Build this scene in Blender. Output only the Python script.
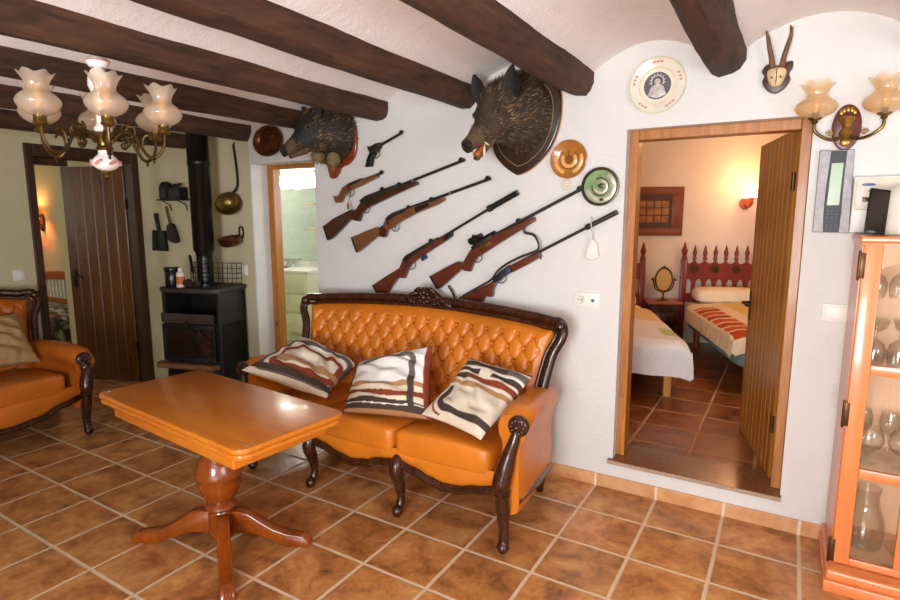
import bpy, bmesh, math, random
from mathutils import Vector, Matrix, noise as mnoise
R = math.radians
PI = math.pi
random.seed(7)
for o in list(bpy.data.objects):
    bpy.data.objects.remove(o)
sc = bpy.context.scene
COL = sc.collection

# ------------------------------------------------------------------ camera
cam = bpy.data.cameras.new('camera')
cam.sensor_width = 36.0
cam.lens = 562.0 / 900.0 * 36.0
cam.clip_start = 0.05
camo = bpy.data.objects.new('camera', cam)
COL.objects.link(camo)
camo.location = (0, 0, 1.55)
camo.rotation_euler = (PI / 2 - math.atan(83 / 562.0), 0, R(31.1))
sc.camera = camo

# ------------------------------------------------------------------ world, lights, exposure
w = bpy.data.worlds.new('world')
sc.world = w
w.use_nodes = True
bg = w.node_tree.nodes['Background']
bg.inputs[0].default_value = (0.80, 0.88, 1.0, 1)
bg.inputs[1].default_value = 1.0


def area(name, loc, target, sx, sy, power, color):
    l = bpy.data.lights.new(name, 'AREA')
    l.shape = 'RECTANGLE'
    l.size, l.size_y = sx, sy
    l.energy = power
    l.color = color
    o = bpy.data.objects.new(name, l)
    COL.objects.link(o)
    o.location = loc
    d = Vector(target) - Vector(loc)
    o.rotation_euler = d.to_track_quat('-Z', 'Y').to_euler()
    return o


def lamp(name, loc, power, color, rad=0.03):
    l = bpy.data.lights.new(name, 'POINT')
    l.energy = power
    l.color = color
    l.shadow_soft_size = rad
    o = bpy.data.objects.new(name, l)
    COL.objects.link(o)
    o.location = loc
    return o


# daylight through the window behind the camera, then a side fill
area('window_daylight', (-0.15, -2.3, 1.25), (0.2, 0.2, 3.3), 1.5, 1.9, 215, (0.93, 0.96, 1.0))
area('side_fill_light', (2.1, 0.4, 1.5), (0.0, 0.6, 2.9), 1.5, 1.4, 40, (0.93, 0.96, 1.0))  # fill light in an added side opening, no such window known
# bathroom
lamp('vanity_bulb_light', (-5.78, 5.16, 1.97), 11, (1.0, 0.95, 0.86), 0.05)
lamp('vanity_bulb_light', (-5.39, 5.16, 1.97), 11, (1.0, 0.95, 0.86), 0.05)
area('bathroom_fill_light', (-2.74, 4.3, 1.6), (-5.5, 4.6, 1.0), 0.8, 0.9, 16, (0.95, 1.0, 1.0))  # added fill that keeps the bathroom bright, no window stands here
# bedroom behind the main wall
lamp('bedroom_sconce_light', (-0.37, 6.56, 1.93), 5, (1.0, 0.50, 0.18), 0.05)
lamp('bedroom_ceiling_light', (-0.2, 4.9, 2.25), 12, (1.0, 0.53, 0.23), 0.12)
area('bedroom_window_daylight', (1.18, 4.6, 1.5), (-1.2, 4.4, 0.4), 0.9, 1.0, 12, (0.9, 0.95, 1.0))
# second bedroom
lamp('bedside_lamp_light', (-8.02, 3.30, 1.62), 5, (1.0, 0.6, 0.25), 0.05)
area('second_bedroom_daylight', (-7.2, 0.62, 1.6), (-7.6, 3.4, 1.0), 0.9, 1.0, 22, (0.98, 1.0, 0.86))

sc.view_settings.view_transform = 'Standard'
sc.view_settings.look = 'None'
sc.view_settings.gamma = 1.0
sc.view_settings.use_curve_mapping = False
sc.view_settings.exposure = 0.48
sc.cycles.use_denoising = True
sc.cycles.max_bounces = 8
sc.cycles.diffuse_bounces = 5
sc.cycles.transparent_max_bounces = 16
sc.cycles.caustics_reflective = False
sc.cycles.caustics_refractive = False
sc.cycles.sample_clamp_indirect = 6.0

# ------------------------------------------------------------------ materials
MATS = {}


def lin(h):
    h = h.lstrip('#')
    out = []
    for i in (0, 2, 4):
        c = int(h[i:i + 2], 16) / 255
        out.append(c / 12.92 if c < 0.04045 else ((c + 0.055) / 1.055) ** 2.4)
    return tuple(out) + (1.0,)


class NT:
    """small helper around a node tree"""

    def __init__(s, name):
        s.m = bpy.data.materials.new(name)
        s.m.use_nodes = True
        s.t = s.m.node_tree
        s.b = s.t.nodes['Principled BSDF']

    def n(s, kind, **kw):
        x = s.t.nodes.new(kind)
        for k, v in kw.items():
            setattr(x, k, v)
        return x

    def l(s, a, b):
        s.t.links.new(a, b)

    def math(s, op, a, b=None, c=None):
        x = s.n('ShaderNodeMath', operation=op)
        for i, v in enumerate((a, b, c)):
            if v is None:
                continue
            if isinstance(v, (int, float)):
                x.inputs[i].default_value = v
            else:
                s.l(v, x.inputs[i])
        return x.outputs[0]

    def noise(s, vec, scale, detail=4, rough=0.6, dist=0.0):
        x = s.n('ShaderNodeTexNoise')
        x.inputs['Scale'].default_value = scale
        x.inputs['Detail'].default_value = detail
        x.inputs['Roughness'].default_value = rough
        x.inputs['Distortion'].default_value = dist
        if vec is not None:
            s.l(vec, x.inputs['Vector'])
        return x.outputs['Fac']

    def mapping(s, vec, scale=(1, 1, 1), rot=(0, 0, 0)):
        x = s.n('ShaderNodeMapping')
        x.inputs['Scale'].default_value = scale
        x.inputs['Rotation'].default_value = rot
        s.l(vec, x.inputs['Vector'])
        return x.outputs[0]

    def coord(s, which='Object'):
        return s.n('ShaderNodeTexCoord').outputs[which]

    def ramp(s, fac, stops):
        x = s.n('ShaderNodeValToRGB')
        e = x.color_ramp.elements
        while len(e) < len(stops):
            e.new(0.5)
        for i, (p, c) in enumerate(stops):
            e[i].position = p
            e[i].color = c
        s.l(fac, x.inputs[0])
        return x.outputs[0]

    def mix(s, fac, a, b, blend='MIX'):
        x = s.n('ShaderNodeMix', data_type='RGBA', blend_type=blend)
        for sock, v in ((x.inputs[0], fac), (x.inputs[6], a), (x.inputs[7], b)):
            if isinstance(v, (int, float)):
                sock.default_value = v
            elif isinstance(v, tuple):
                sock.default_value = v
            else:
                s.l(v, sock)
        return x.outputs[2]

    def bump(s, h, strength=0.3, dist=0.01):
        x = s.n('ShaderNodeBump')
        x.inputs['Strength'].default_value = strength
        x.inputs['Distance'].default_value = dist
        s.l(h, x.inputs['Height'])
        s.l(x.outputs[0], s.b.inputs['Normal'])

    def set(s, **kw):
        for k, v in kw.items():
            s.b.inputs[k].default_value = v


def plain(name, hexc, rough=0.5, metal=0.0, var=0.12, scale=12.0, bump=0.0, bscale=60, coat=0.0, spec=0.5):
    t = NT(name)
    c = lin(hexc)
    v = t.coord()
    f = t.noise(v, scale, 3)
    dark = tuple(x * (1 - var) for x in c[:3]) + (1,)
    lite = tuple(min(1, x * (1 + var)) for x in c[:3]) + (1,)
    t.l(t.ramp(f, [(0.3, dark), (0.7, lite)]), t.b.inputs['Base Color'])
    t.set(Roughness=rough, Metallic=metal)
    t.b.inputs['Specular IOR Level'].default_value = spec
    if coat:
        t.b.inputs['Coat Weight'].default_value = coat
        t.b.inputs['Coat Roughness'].default_value = 0.12
    if bump:
        t.bump(t.noise(v, bscale, 4), bump, 0.004)
    MATS[name] = t.m
    return t.m


def wood(name, dark, lite, rough=0.35, axis='X', scale=3.0, stretch=12.0, coat=0.0, bump=0.15, knots=False, spec=0.5):
    t = NT(name)
    v = t.coord()
    sc_ = {'X': (1, stretch, stretch), 'Y': (stretch, 1, stretch), 'Z': (stretch, stretch, 1)}[axis]
    m = t.mapping(v, sc_)
    f = t.noise(m, scale, 5, 0.62, 0.6)
    f2 = t.noise(m, scale * 4, 3, 0.6)
    g = t.math('ADD', t.math('MULTIPLY', f, 0.7), t.math('MULTIPLY', f2, 0.3))
    col = t.ramp(g, [(0.32, lin(dark)), (0.68, lin(lite))])
    if knots:
        k = t.n('ShaderNodeTexVoronoi')
        k.inputs['Scale'].default_value = 5.0
        t.l(t.mapping(v, {'Z': (1.6, 1.6, 0.8)}.get(axis, (1, 1, 1))), k.inputs['Vector'])
        kk = t.ramp(k.outputs['Distance'], [(0.06, (1, 1, 1, 1)), (0.13, (0, 0, 0, 1))])
        col = t.mix(kk, col, lin('#2a1206'))
    t.l(col, t.b.inputs['Base Color'])
    t.set(Roughness=rough)
    t.b.inputs['Specular IOR Level'].default_value = spec
    if coat:
        t.b.inputs['Coat Weight'].default_value = coat
        t.b.inputs['Coat Roughness'].default_value = 0.08
    if bump:
        t.bump(g, bump, 0.004)
    MATS[name] = t.m
    return t.m


def plaster(name, hexc, b1=0.35, b2=0.25):
    t = NT(name)
    v = t.coord()
    c = lin(hexc)
    f = t.noise(v, 1.6, 4)
    d = tuple(x * 0.93 for x in c[:3]) + (1,)
    t.l(t.ramp(f, [(0.35, d), (0.65, c)]), t.b.inputs['Base Color'])
    t.set(Roughness=0.9)
    t.b.inputs['Specular IOR Level'].default_value = 0.2
    h = t.math('ADD', t.math('MULTIPLY', t.noise(v, 14, 5, 0.6), b1), t.math('MULTIPLY', t.noise(v, 70, 3, 0.6), b2))
    t.bump(h, 0.55, 0.02)
    MATS[name] = t.m
    return t.m


def tiles(name, x0, y0, px, py, d, l, grout, rough=0.32, gw=0.010, plane='XY'):
    t = NT(name)
    v = t.n('ShaderNodeNewGeometry').outputs['Position']
    s = t.n('ShaderNodeSeparateXYZ')
    t.l(v, s.inputs[0])
    a = s.outputs['X']
    b = s.outputs['Y' if plane == 'XY' else 'Z']
    wob = t.math('MULTIPLY', t.math('SUBTRACT', t.noise(v, 9, 3), 0.5), 0.006)
    u = t.math('DIVIDE', t.math('SUBTRACT', t.math('ADD', a, wob), x0), px)
    q = t.math('DIVIDE', t.math('SUBTRACT', t.math('ADD', b, wob), y0), py)
    fu = t.math('MULTIPLY', t.math('ABSOLUTE', t.math('SUBTRACT', u, t.math('ROUND', u))), px)
    fq = t.math('MULTIPLY', t.math('ABSOLUTE', t.math('SUBTRACT', q, t.math('ROUND', q))), py)
    dm = t.math('MINIMUM', fu, fq)
    mr = t.n('ShaderNodeMapRange')
    mr.inputs['From Min'].default_value = gw * 0.55
    mr.inputs['From Max'].default_value = gw * 1.1
    t.l(dm, mr.inputs['Value'])
    inside = mr.outputs[0]
    cm = t.n('ShaderNodeCombineXYZ')
    t.l(t.math('FLOOR', u), cm.inputs[0])
    t.l(t.math('FLOOR', q), cm.inputs[1])
    wn = t.n('ShaderNodeTexWhiteNoise', noise_dimensions='3D')
    t.l(cm.outputs[0], wn.inputs['Vector'])
    off = t.n('ShaderNodeVectorMath', operation='ADD')
    sc2 = t.n('ShaderNodeVectorMath', operation='SCALE')
    t.l(wn.outputs['Color'], sc2.inputs[0])
    sc2.inputs['Scale'].default_value = 40
    t.l(v, off.inputs[0])
    t.l(sc2.outputs[0], off.inputs[1])
    f = t.noise(off.outputs[0], 7.0, 6, 0.68, 0.3)
    col = t.ramp(f, [(0.30, lin(d)), (0.50, lin(l[0])), (0.72, lin(l[1]))])
    val = t.math('ADD', t.math('MULTIPLY', wn.outputs['Value'], 0.22), 0.89)
    hs = t.n('ShaderNodeHueSaturation')
    t.l(col, hs.inputs['Color'])
    t.l(val, hs.inputs['Value'])
    fin = t.mix(inside, lin(grout), hs.outputs[0])
    t.l(fin, t.b.inputs['Base Color'])
    rr = t.math('ADD', t.math('MULTIPLY', t.math('SUBTRACT', 1.0, inside), 0.5), t.math('ADD', t.math('MULTIPLY', f, 0.16), rough - 0.08))
    t.l(rr, t.b.inputs['Roughness'])
    h = t.math('ADD', inside, t.math('MULTIPLY', f, 0.25))
    t.bump(h, 0.35, 0.006)
    MATS[name] = t.m
    return t.m


def glassy(name, tint, refl=0.12, rough=0.03, frost=0.0, ior=1.45):
    """thin glass: tinted see-through, a little mirror, optional translucent milk"""
    t = NT(name)
    t.t.nodes.remove(t.b)
    out = t.t.nodes['Material Output']
    tr = t.n('ShaderNodeBsdfTransparent')
    tr.inputs[0].default_value = lin(tint)
    body = tr.outputs[0]
    if frost:
        tl = t.n('ShaderNodeBsdfTranslucent')
        tl.inputs[0].default_value = lin(tint)
        df = t.n('ShaderNodeBsdfDiffuse')
        df.inputs[0].default_value = lin(tint)
        m0 = t.n('ShaderNodeMixShader')
        m0.inputs[0].default_value = 0.55
        t.l(tl.outputs[0], m0.inputs[1])
        t.l(df.outputs[0], m0.inputs[2])
        m = t.n('ShaderNodeMixShader')
        m.inputs[0].default_value = frost
        t.l(body, m.inputs[1])
        t.l(m0.outputs[0], m.inputs[2])
        body = m.outputs[0]
    gl = t.n('ShaderNodeBsdfGlossy')
    gl.inputs['Roughness'].default_value = rough
    fr = t.n('ShaderNodeLayerWeight')
    fr.inputs[0].default_value = 0.5
    fa = t.math('MINIMUM', t.math('ADD', t.math('MULTIPLY', t.math('POWER', fr.outputs['Facing'], 3.0), (ior - 1.0) * 1.2), refl * 0.5), 1.0)
    mm = t.n('ShaderNodeMixShader')
    t.l(fa, mm.inputs[0])
    t.l(body, mm.inputs[1])
    t.l(gl.outputs[0], mm.inputs[2])
    t.l(mm.outputs[0], out.inputs[0])
    MATS[name] = t.m
    return t.m


def glow(name, hexc, strength):
    t = NT(name)
    t.set(Roughness=0.4)
    t.b.inputs['Base Color'].default_value = lin(hexc)
    t.b.inputs['Emission Color'].default_value = lin(hexc)
    v = t.coord()
    t.l(t.math('ADD', t.math('MULTIPLY', t.noise(v, 30), 0.05), strength), t.b.inputs['Emission Strength'])
    MATS[name] = t.m
    return t.m


def attrmat(name, rough=0.85, bump=0.35, bscale=260, sheen=0.0):
    """woven fabric whose pattern colour is stored on the mesh"""
    t = NT(name)
    a = t.n('ShaderNodeAttribute', attribute_name='pattern')
    v = t.coord()
    f = t.noise(v, 40, 3)
    c = t.mix(t.math('MULTIPLY', f, 0.25), a.outputs['Color'], (0.05, 0.04, 0.03, 1))
    t.l(c, t.b.inputs['Base Color'])
    t.set(Roughness=rough)
    t.b.inputs['Specular IOR Level'].default_value = 0.2
    if sheen:
        t.b.inputs['Sheen Weight'].default_value = sheen
    t.bump(t.noise(v, bscale, 2), bump, 0.002)
    MATS[name] = t.m
    return t.m


plaster('wall_plaster', '#dad8d4', 0.5, 0.35)
plaster('cream_plaster', '#cdc3a0')  # cream paint, its colour deepened to carry the dimness of the left side
plaster('ceiling_plaster', '#f2ece8', 0.55, 0.35)
plaster('bedroom_plaster', '#f0e2d0', 0.2, 0.15)
tiles('floor_tiles', 0.142, 2.46, 0.337, 0.33, '#774826', ('#be8048', '#dcaa6a'), '#dcc2a0', 0.33)
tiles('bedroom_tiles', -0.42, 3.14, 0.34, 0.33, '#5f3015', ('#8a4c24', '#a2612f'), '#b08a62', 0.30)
tiles('skirting_tiles', 0.142, 5.0, 0.337, 9.0, '#b87a48', ('#cf9a68', '#dcae80'), '#dcc9b0', 0.4, 0.008, 'XZ')
tiles('bath_floor_tiles', 0.0, 0.0, 0.3, 0.3, '#9a9360', ('#b2ab78', '#bdb686'), '#b0a880', 0.35)
tiles('bath_wall_tiles', 0.0, 0.0, 0.2, 0.2, '#e2e8de', ('#eaefe6', '#f0f4ec'), '#dfe4da', 0.3, 0.004, 'XZ')
wood('beam_wood', '#1c0e07', '#5b3922', 0.8, 'Y', 2.6, 6.0, 0, 0.9)
wood('table_wood', '#bd6416', '#d98526', 0.30, 'X', 2.0, 5.0, 0.35, 0.03)
wood('table_dark_wood', '#743209', '#94490f', 0.25, 'Z', 2.0, 5.0, 0.6, 0.03)
wood('carved_wood', '#220f07', '#4a2412', 0.26, 'Z', 6.0, 4.0, 0.2, 0.1)
wood('cabinet_wood', '#d0743c', '#e08a50', 0.32, 'Z', 2.0, 6.0, 0.3, 0.04)
wood('cabinet_inner_wood', '#dcae82', '#ecc49a', 0.5, 'Z', 2.0, 6.0, 0, 0.04)
wood('door_pine', '#835019', '#b57a2a', 0.40, 'Z', 2.6, 14.0, 0.2, 0.1)
wood('dark_door_wood', '#45260c', '#744517', 0.38, 'Z', 2.6, 12.0, 0.2, 0.1, True)
wood('frame_pine', '#8e5219', '#bd7c34', 0.4, 'Z', 3.0, 12.0, 0.1, 0.12, True)
wood('dark_frame_wood', '#2a1408', '#4d2a12', 0.5, 'Z', 3.0, 12.0, 0, 0.2)
wood('walnut_stock', '#2a120a', '#4b2614', 0.3, 'X', 8.0, 5.0, 0.3, 0.05)
wood('brown_stock', '#543018', '#875633', 0.3, 'X', 8.0, 5.0, 0.3, 0.05)
wood('red_stock', '#43190e', '#6f3421', 0.28, 'X', 8.0, 5.0, 0.4, 0.05)
wood('shield_dark', '#22150c', '#3d2714', 0.22, 'Z', 4.0, 5.0, 0.5, 0.05)
wood('shield_red', '#6a260c', '#8e3c14', 0.25, 'Z', 4.0, 5.0, 0.5, 0.05)
wood('red_headboard', '#6e1a10', '#8b261a', 0.35, 'X', 4.0, 5.0, 0.2, 0.05)
wood('bed_wood', '#8e3d12', '#b4581e', 0.35, 'X', 4.0, 5.0, 0.2, 0.05)
wood('pine_light', '#b9783a', '#d09650', 0.45, 'Z', 4.0, 8.0, 0, 0.05)
plain('leather', '#cc741c', 0.34, 0, 0.14, 5, 0.2, 220, 0.12)
plain('shaded_leather', '#b9631a', 0.38, 0, 0.16, 5, 0.25, 220, 0.15)  # darker copy of the sofa leather, the armchair's shade put into its colour
plain('gun_steel', '#3a3632', 0.38, 0.6, 0.15, 20)
plain('gun_black', '#111112', 0.4, 0.2, 0.15, 20)
plain('gun_blue_steel', '#43505e', 0.3, 0.8, 0.2, 30)
plain('magazine_blue', '#26415e', 0.35, 0.2, 0.1, 20)
plain('bright_steel', '#b9b6b0', 0.3, 0.9, 0.1, 20)
plain('brass', '#8a6a34', 0.32, 0.9, 0.2, 20)
plain('bronze', '#5b4526', 0.38, 0.85, 0.3, 30)
plain('copper', '#70432a', 0.34, 0.8, 0.35, 14, 0.6, 40)
plain('old_brass', '#7a6233', 0.32, 0.85, 0.3, 14)
plain('black_iron', '#191615', 0.55, 0.35, 0.25, 14, 0.3, 40)
plain('stove_black', '#171413', 0.5, 0.2, 0.35, 9, 0.3, 50)
plain('stove_lid', '#2e2620', 0.55, 0.1, 0.35, 9, 0.3, 50)
plain('stove_brick', '#35271d', 0.7, 0, 0.35, 9, 0.5, 30)
plain('pipe_black', '#15110f', 0.3, 0.4, 0.3, 6)
plain('ember_glass', '#241812', 0.12, 0, 0.5, 5)
plain('white_plastic', '#e4e2da', 0.4, 0, 0.03)
plain('cream_plastic', '#d9d2bd', 0.4, 0, 0.04)
plain('white_ceramic', '#ece8e2', 0.2, 0, 0.03, 12, 0, 60, 0.3)
plain('porcelain_cream', '#dcd5c6', 0.2, 0, 0.05, 12, 0, 60, 0.3)
plain('porcelain_orange', '#a4682c', 0.18, 0, 0.15, 12, 0, 60, 0.5)
plain('porcelain_amber', '#d9a15a', 0.2, 0, 0.1)
plain('porcelain_brown', '#7d4a1a', 0.2, 0, 0.1)
plain('plate_gold', '#d3c490', 0.35, 0.1, 0.15)
plain('plate_grey_photo', '#57504f', 0.4, 0, 0.3, 60)
plain('plate_pale_photo', '#b9b2ac', 0.4, 0, 0.3, 60)
plain('plate_red', '#cc8378', 0.4, 0, 0.1)
plain('plate_rim_dark', '#4a4232', 0.35, 0.5, 0.2)
plain('plate_green', '#76925f', 0.3, 0, 0.25, 25)
plain('plate_silver', '#b3a993', 0.35, 0.3, 0.2, 25)
plain('boar_hide', '#3a2a1a', 0.85, 0, 0.5, 16, 0.9, 90)
plain('boar_fur', '#5a442a', 0.7, 0, 0.6, 14)
plain('boar_fur_dark', '#1e1711', 0.7, 0, 0.6, 14)
plain('boar_fur_pale', '#86704a', 0.75, 0, 0.3, 14)
plain('boar_muzzle', '#57432c', 0.7, 0, 0.35, 30, 0.6, 70)
plain('boar_snout', '#2a2019', 0.4, 0, 0.3, 30)
plain('tongue_red', '#b2552c', 0.35, 0, 0.25, 20)
plain('ivory', '#ddcfa8', 0.35, 0, 0.1)
plain('eye_black', '#0c0907', 0.08, 0, 0.0)
plain('bone', '#cdb184', 0.55, 0, 0.2, 30, 0.3, 60)
plain('antler', '#6d4a2c', 0.65, 0, 0.35, 30, 0.8, 90)
plain('plaque_brown', '#43271a', 0.4, 0, 0.25, 20)
plain('plaque_red', '#5b1d14', 0.3, 0, 0.25, 20)
plain('gilt', '#a67f3c', 0.35, 0.8, 0.25, 40)
plain('cord_brown', '#3f2a20', 0.6, 0, 0.2)
plain('leather_strap', '#2f2119', 0.5, 0, 0.2)
plain('silver_frame', '#8f8a89', 0.5, 0.35, 0.16, 40, 0.3, 60)
plain('panel_dark', '#1a1d21', 0.5, 0.0, 0.1)
plain('panel_button', '#3f444c', 0.4, 0.1, 0.1)
plain('panel_screen', '#98ad8a', 0.25, 0, 0.05)
plain('box_grey', '#60605e', 0.4)
plain('logo_blue', '#33609b', 0.4)
plain('tablet_black', '#121314', 0.18, 0.1, 0.05)
plain('threshold_stone', '#7a5233', 0.16, 0, 0.3, 60, 0.1, 90)
plain('threshold_edge', '#a68c74', 0.6, 0, 0.3, 160, 0.6, 120)
plain('linen_cream', '#efe1c4', 0.9, 0, 0.06, 6, 0.3, 200)
plain('linen_white', '#e9e6e2', 0.9, 0, 0.05, 6, 0.3, 200)
plain('linen_peach', '#eccfa6', 0.9, 0, 0.06, 6, 0.3, 200)
plain('bed_base_blue', '#7f9ba0', 0.9, 0, 0.12, 6, 0.3, 200)
plain('floral_dark', '#46584a', 0.9, 0, 0.6, 8, 0.3, 200)
plain('lamp_glass_pink', '#ecc8d6', 0.4)
plain('mirror_amber', '#d7b26c', 0.25, 0.2, 0.08)
plain('picture_brown', '#7d3c14', 0.45, 0, 0.12)
plain('picture_dark', '#4a2b14', 0.5, 0, 0.2)
plain('picture_tile', '#a2662a', 0.5, 0, 0.5, 9)
plain('vanity_cream', '#e2e2c8', 0.35, 0, 0.03)
plain('chrome', '#cfd0cf', 0.15, 1.0, 0.05)
plain('jar_black', '#0f0e0e', 0.25, 0, 0.1)
plain('paper_label', '#e0d6c4', 0.6, 0, 0.1)
plain('label_orange', '#c46a33', 0.6, 0, 0.1)
plain('pinecone', '#2c1c12', 0.8, 0, 0.3, 40)
plain('log_bark', '#6b4423', 0.85, 0, 0.4, 20, 0.9, 40)
plain('hinge_bronze', '#54371c', 0.35, 0.7, 0.2)
plain('stone_grey', '#b9b6ad', 0.5, 0, 0.1)
plain('gear_cream', '#d5cbb2', 0.5, 0, 0.1)
plain('white_cloth_band', '#ddd9d0', 0.8, 0, 0.1)
plain('pale_blanket', '#caa877', 0.9, 0, 0.35, 9, 0.8, 40)
plain('mirror_silver', '#e3ebe6', 0.03, 1.0, 0.0)
glassy('clear_glass', '#fbfcfb', 0.14, 0.03, 0.0, 1.5)
glassy('pane_glass', '#fdfdfd', 0.02, 0.03, 0.0, 1.3)
glassy('peach_glass', '#ffebcc', 0.08, 0.06, 0.30, 1.4)
glassy('pearl_glass', '#fff0dc', 0.12, 0.08, 0.46, 1.5)
glow('bulb_glow', '#fff2d8', 18.0)
glow('shade_glow', '#ffd0b0', 3.0)
glow('shade_glow_warm', '#ff9a3c', 2.2)
plain('bulb_off', '#e3b65c', 0.3, 0, 0.05)
attrmat('cushion_cloth')
attrmat('quilt_cloth')
attrmat('floral_cloth')


# ------------------------------------------------------------------ mesh builder
class MB:
    def __init__(s):
        s.bm = bmesh.new()
        s.mi = 0

    def _f(s, vs):
        try:
            f = s.bm.faces.new(vs)
            f.material_index = s.mi
            return f
        except ValueError:
            return None

    def box(s, c, size, rot=None, bevel=0.0, seg=2):
        b2 = bmesh.new()
        bmesh.ops.create_cube(b2, size=1.0)
        for v in b2.verts:
            v.co = Vector((v.co.x * size[0], v.co.y * size[1], v.co.z * size[2]))
        if bevel:
            bmesh.ops.bevel(b2, geom=b2.edges[:], offset=bevel, segments=seg, affect='EDGES', profile=0.5)
        m = Matrix.Translation(Vector(c)) @ (rot.to_4x4() if rot else Matrix.Identity(4))
        s._merge(b2, m)
        return s

    def _merge(s, b2, m=None):
        mp = {}
        for v in b2.verts:
            mp[v] = s.bm.verts.new(m @ v.co if m else v.co)
        for f in b2.faces:
            s._f([mp[v] for v in f.verts])
        b2.free()

    def span(s, lo, hi, bevel=0.0, seg=2):
        c = [(a + b) / 2 for a, b in zip(lo, hi)]
        return s.box(c, [abs(b - a) for a, b in zip(lo, hi)], None, bevel, seg)

    def tube(s, pts, rad, seg=10, closed=False, caps=True, flat=None):
        """flat: (ry/rx) squash along the frame's second axis"""
        pts = [Vector(p) for p in pts]
        n = len(pts)
        if isinstance(rad, (int, float)):
            rad = [rad] * n
        rings = []
        t0 = (pts[1] - pts[0]).normalized()
        up = Vector((0, 0, 1)) if abs(t0.z) < 0.9 else Vector((1, 0, 0))
        nn = (up - t0 * up.dot(t0)).normalized()
        for i in range(n):
            if closed:
                t = (pts[(i + 1) % n] - pts[i - 1]).normalized()
            else:
                t = (pts[min(i + 1, n - 1)] - pts[max(i - 1, 0)]).normalized()
            nn = (nn - t * nn.dot(t)).normalized()
            bb = t.cross(nn)
            ring = []
            for k in range(seg):
                a = 2 * PI * k / seg
                q = flat if flat else 1.0
                ring.append(s.bm.verts.new(pts[i] + nn * (math.cos(a) * rad[i]) + bb * (math.sin(a) * rad[i] * q)))
            rings.append(ring)
        m = n if closed else n - 1
        for i in range(m):
            a, b = rings[i], rings[(i + 1) % n]
            for k in range(seg):
                s._f([a[k], a[(k + 1) % seg], b[(k + 1) % seg], b[k]])
        if caps and not closed:
            s._f(list(reversed(rings[0])))
            s._f(rings[-1])
        return s

    def lathe(s, prof, o=(0, 0, 0), seg=24, mat=None, wave=None, caps=True):
        """profile of (r, z); wave(theta, i) -> (dr, dz)"""
        m = mat if mat else Matrix.Identity(3)
        o = Vector(o)
        rings = []
        for i, (r, z) in enumerate(prof):
            ring = []
            for k in range(seg):
                a = 2 * PI * k / seg
                dr, dz = wave(a, i) if wave else (0, 0)
                ring.append(s.bm.verts.new(o + m @ Vector(((r + dr) * math.cos(a), (r + dr) * math.sin(a), z + dz))))
            rings.append(ring)
        for i in range(len(rings) - 1):
            a, b = rings[i], rings[i + 1]
            for k in range(seg):
                s._f([a[k], a[(k + 1) % seg], b[(k + 1) % seg], b[k]])
        if caps:
            if prof[0][0] > 1e-5:
                s._f(list(reversed(rings[0])))
            if prof[-1][0] > 1e-5:
                s._f(rings[-1])
        return s

    def cyl(s, p0, p1, r0, r1=None, seg=16):
        return s.tube([p0, p1], [r0, r1 if r1 is not None else r0], seg)

    def ell(s, c, r, rot=None, seg=16, rings=10):
        b2 = bmesh.new()
        bmesh.ops.create_uvsphere(b2, u_segments=seg, v_segments=rings, radius=1.0)
        m = Matrix.Translation(Vector(c)) @ (rot.to_4x4() if rot else Matrix.Identity(4)) @ Matrix.Diagonal((r[0], r[1], r[2], 1))
        s._merge(b2, m)
        return s

    def prism(s, poly, d0, d1, fn=None, bevel=0.0, seg=2):
        """2-D outline (a, b) given thickness from d0 to d1; fn(a, b, d) -> point; default stands in the XZ plane"""
        fn = fn or (lambda a, b, d: (a, d, b))
        b2 = bmesh.new()
        v0 = [b2.verts.new(fn(a, b, d0)) for a, b in poly]
        v1 = [b2.verts.new(fn(a, b, d1)) for a, b in poly]
        n = len(poly)
        b2.faces.new(v0)
        b2.faces.new(list(reversed(v1)))
        for i in range(n):
            b2.faces.new([v0[i], v1[i], v1[(i + 1) % n], v0[(i + 1) % n]])
        bmesh.ops.recalc_face_normals(b2, faces=b2.faces[:])
        if bevel:
            es = [e for e in b2.edges if all(v in v0 for v in e.verts) or all(v in v1 for v in e.verts)]
            bmesh.ops.bevel(b2, geom=es, offset=bevel, segments=seg, affect='EDGES', profile=0.5, clamp_overlap=True)
        s._merge(b2)
        return s

    def sheet(s, f, nu, nv, wrapu=False):
        vs = [[s.bm.verts.new(f(i / nu, j / nv)) for j in range(nv + 1)] for i in range(nu if wrapu else nu + 1)]
        n = len(vs)
        for i in range(nu):
            a, b = vs[i], vs[(i + 1) % n]
            for j in range(nv):
                s._f([a[j], b[j], b[j + 1], a[j + 1]])
        return vs

    def loft(s, rings, caps=True):
        rs = [[s.bm.verts.new(p) for p in r] for r in rings]
        k = len(rs[0])
        for a, b in zip(rs, rs[1:]):
            for i in range(k):
                s._f([a[i], a[(i + 1) % k], b[(i + 1) % k], b[i]])
        if caps:
            s._f(list(reversed(rs[0])))
            s._f(rs[-1])
        return s

    def superbox(s, c, h, e=0.3, e2=0.3, nu=32, nv=20, fn=None):
        """soft cushion: superellipsoid of half sizes h"""
        def sp(v, p):
            return math.copysign(abs(v) ** p, v)
        def f(u, v):
            a = u * 2 * PI
            b = (v - 0.5) * PI
            p = Vector((c[0] + h[0] * sp(math.cos(b), e) * sp(math.cos(a), e2),
                        c[1] + h[1] * sp(math.cos(b), e) * sp(math.sin(a), e2),
                        c[2] + h[2] * sp(math.sin(b), e)))
            return fn(p) if fn else p
        s.sheet(f, nu, nv, True)
        return s

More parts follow.
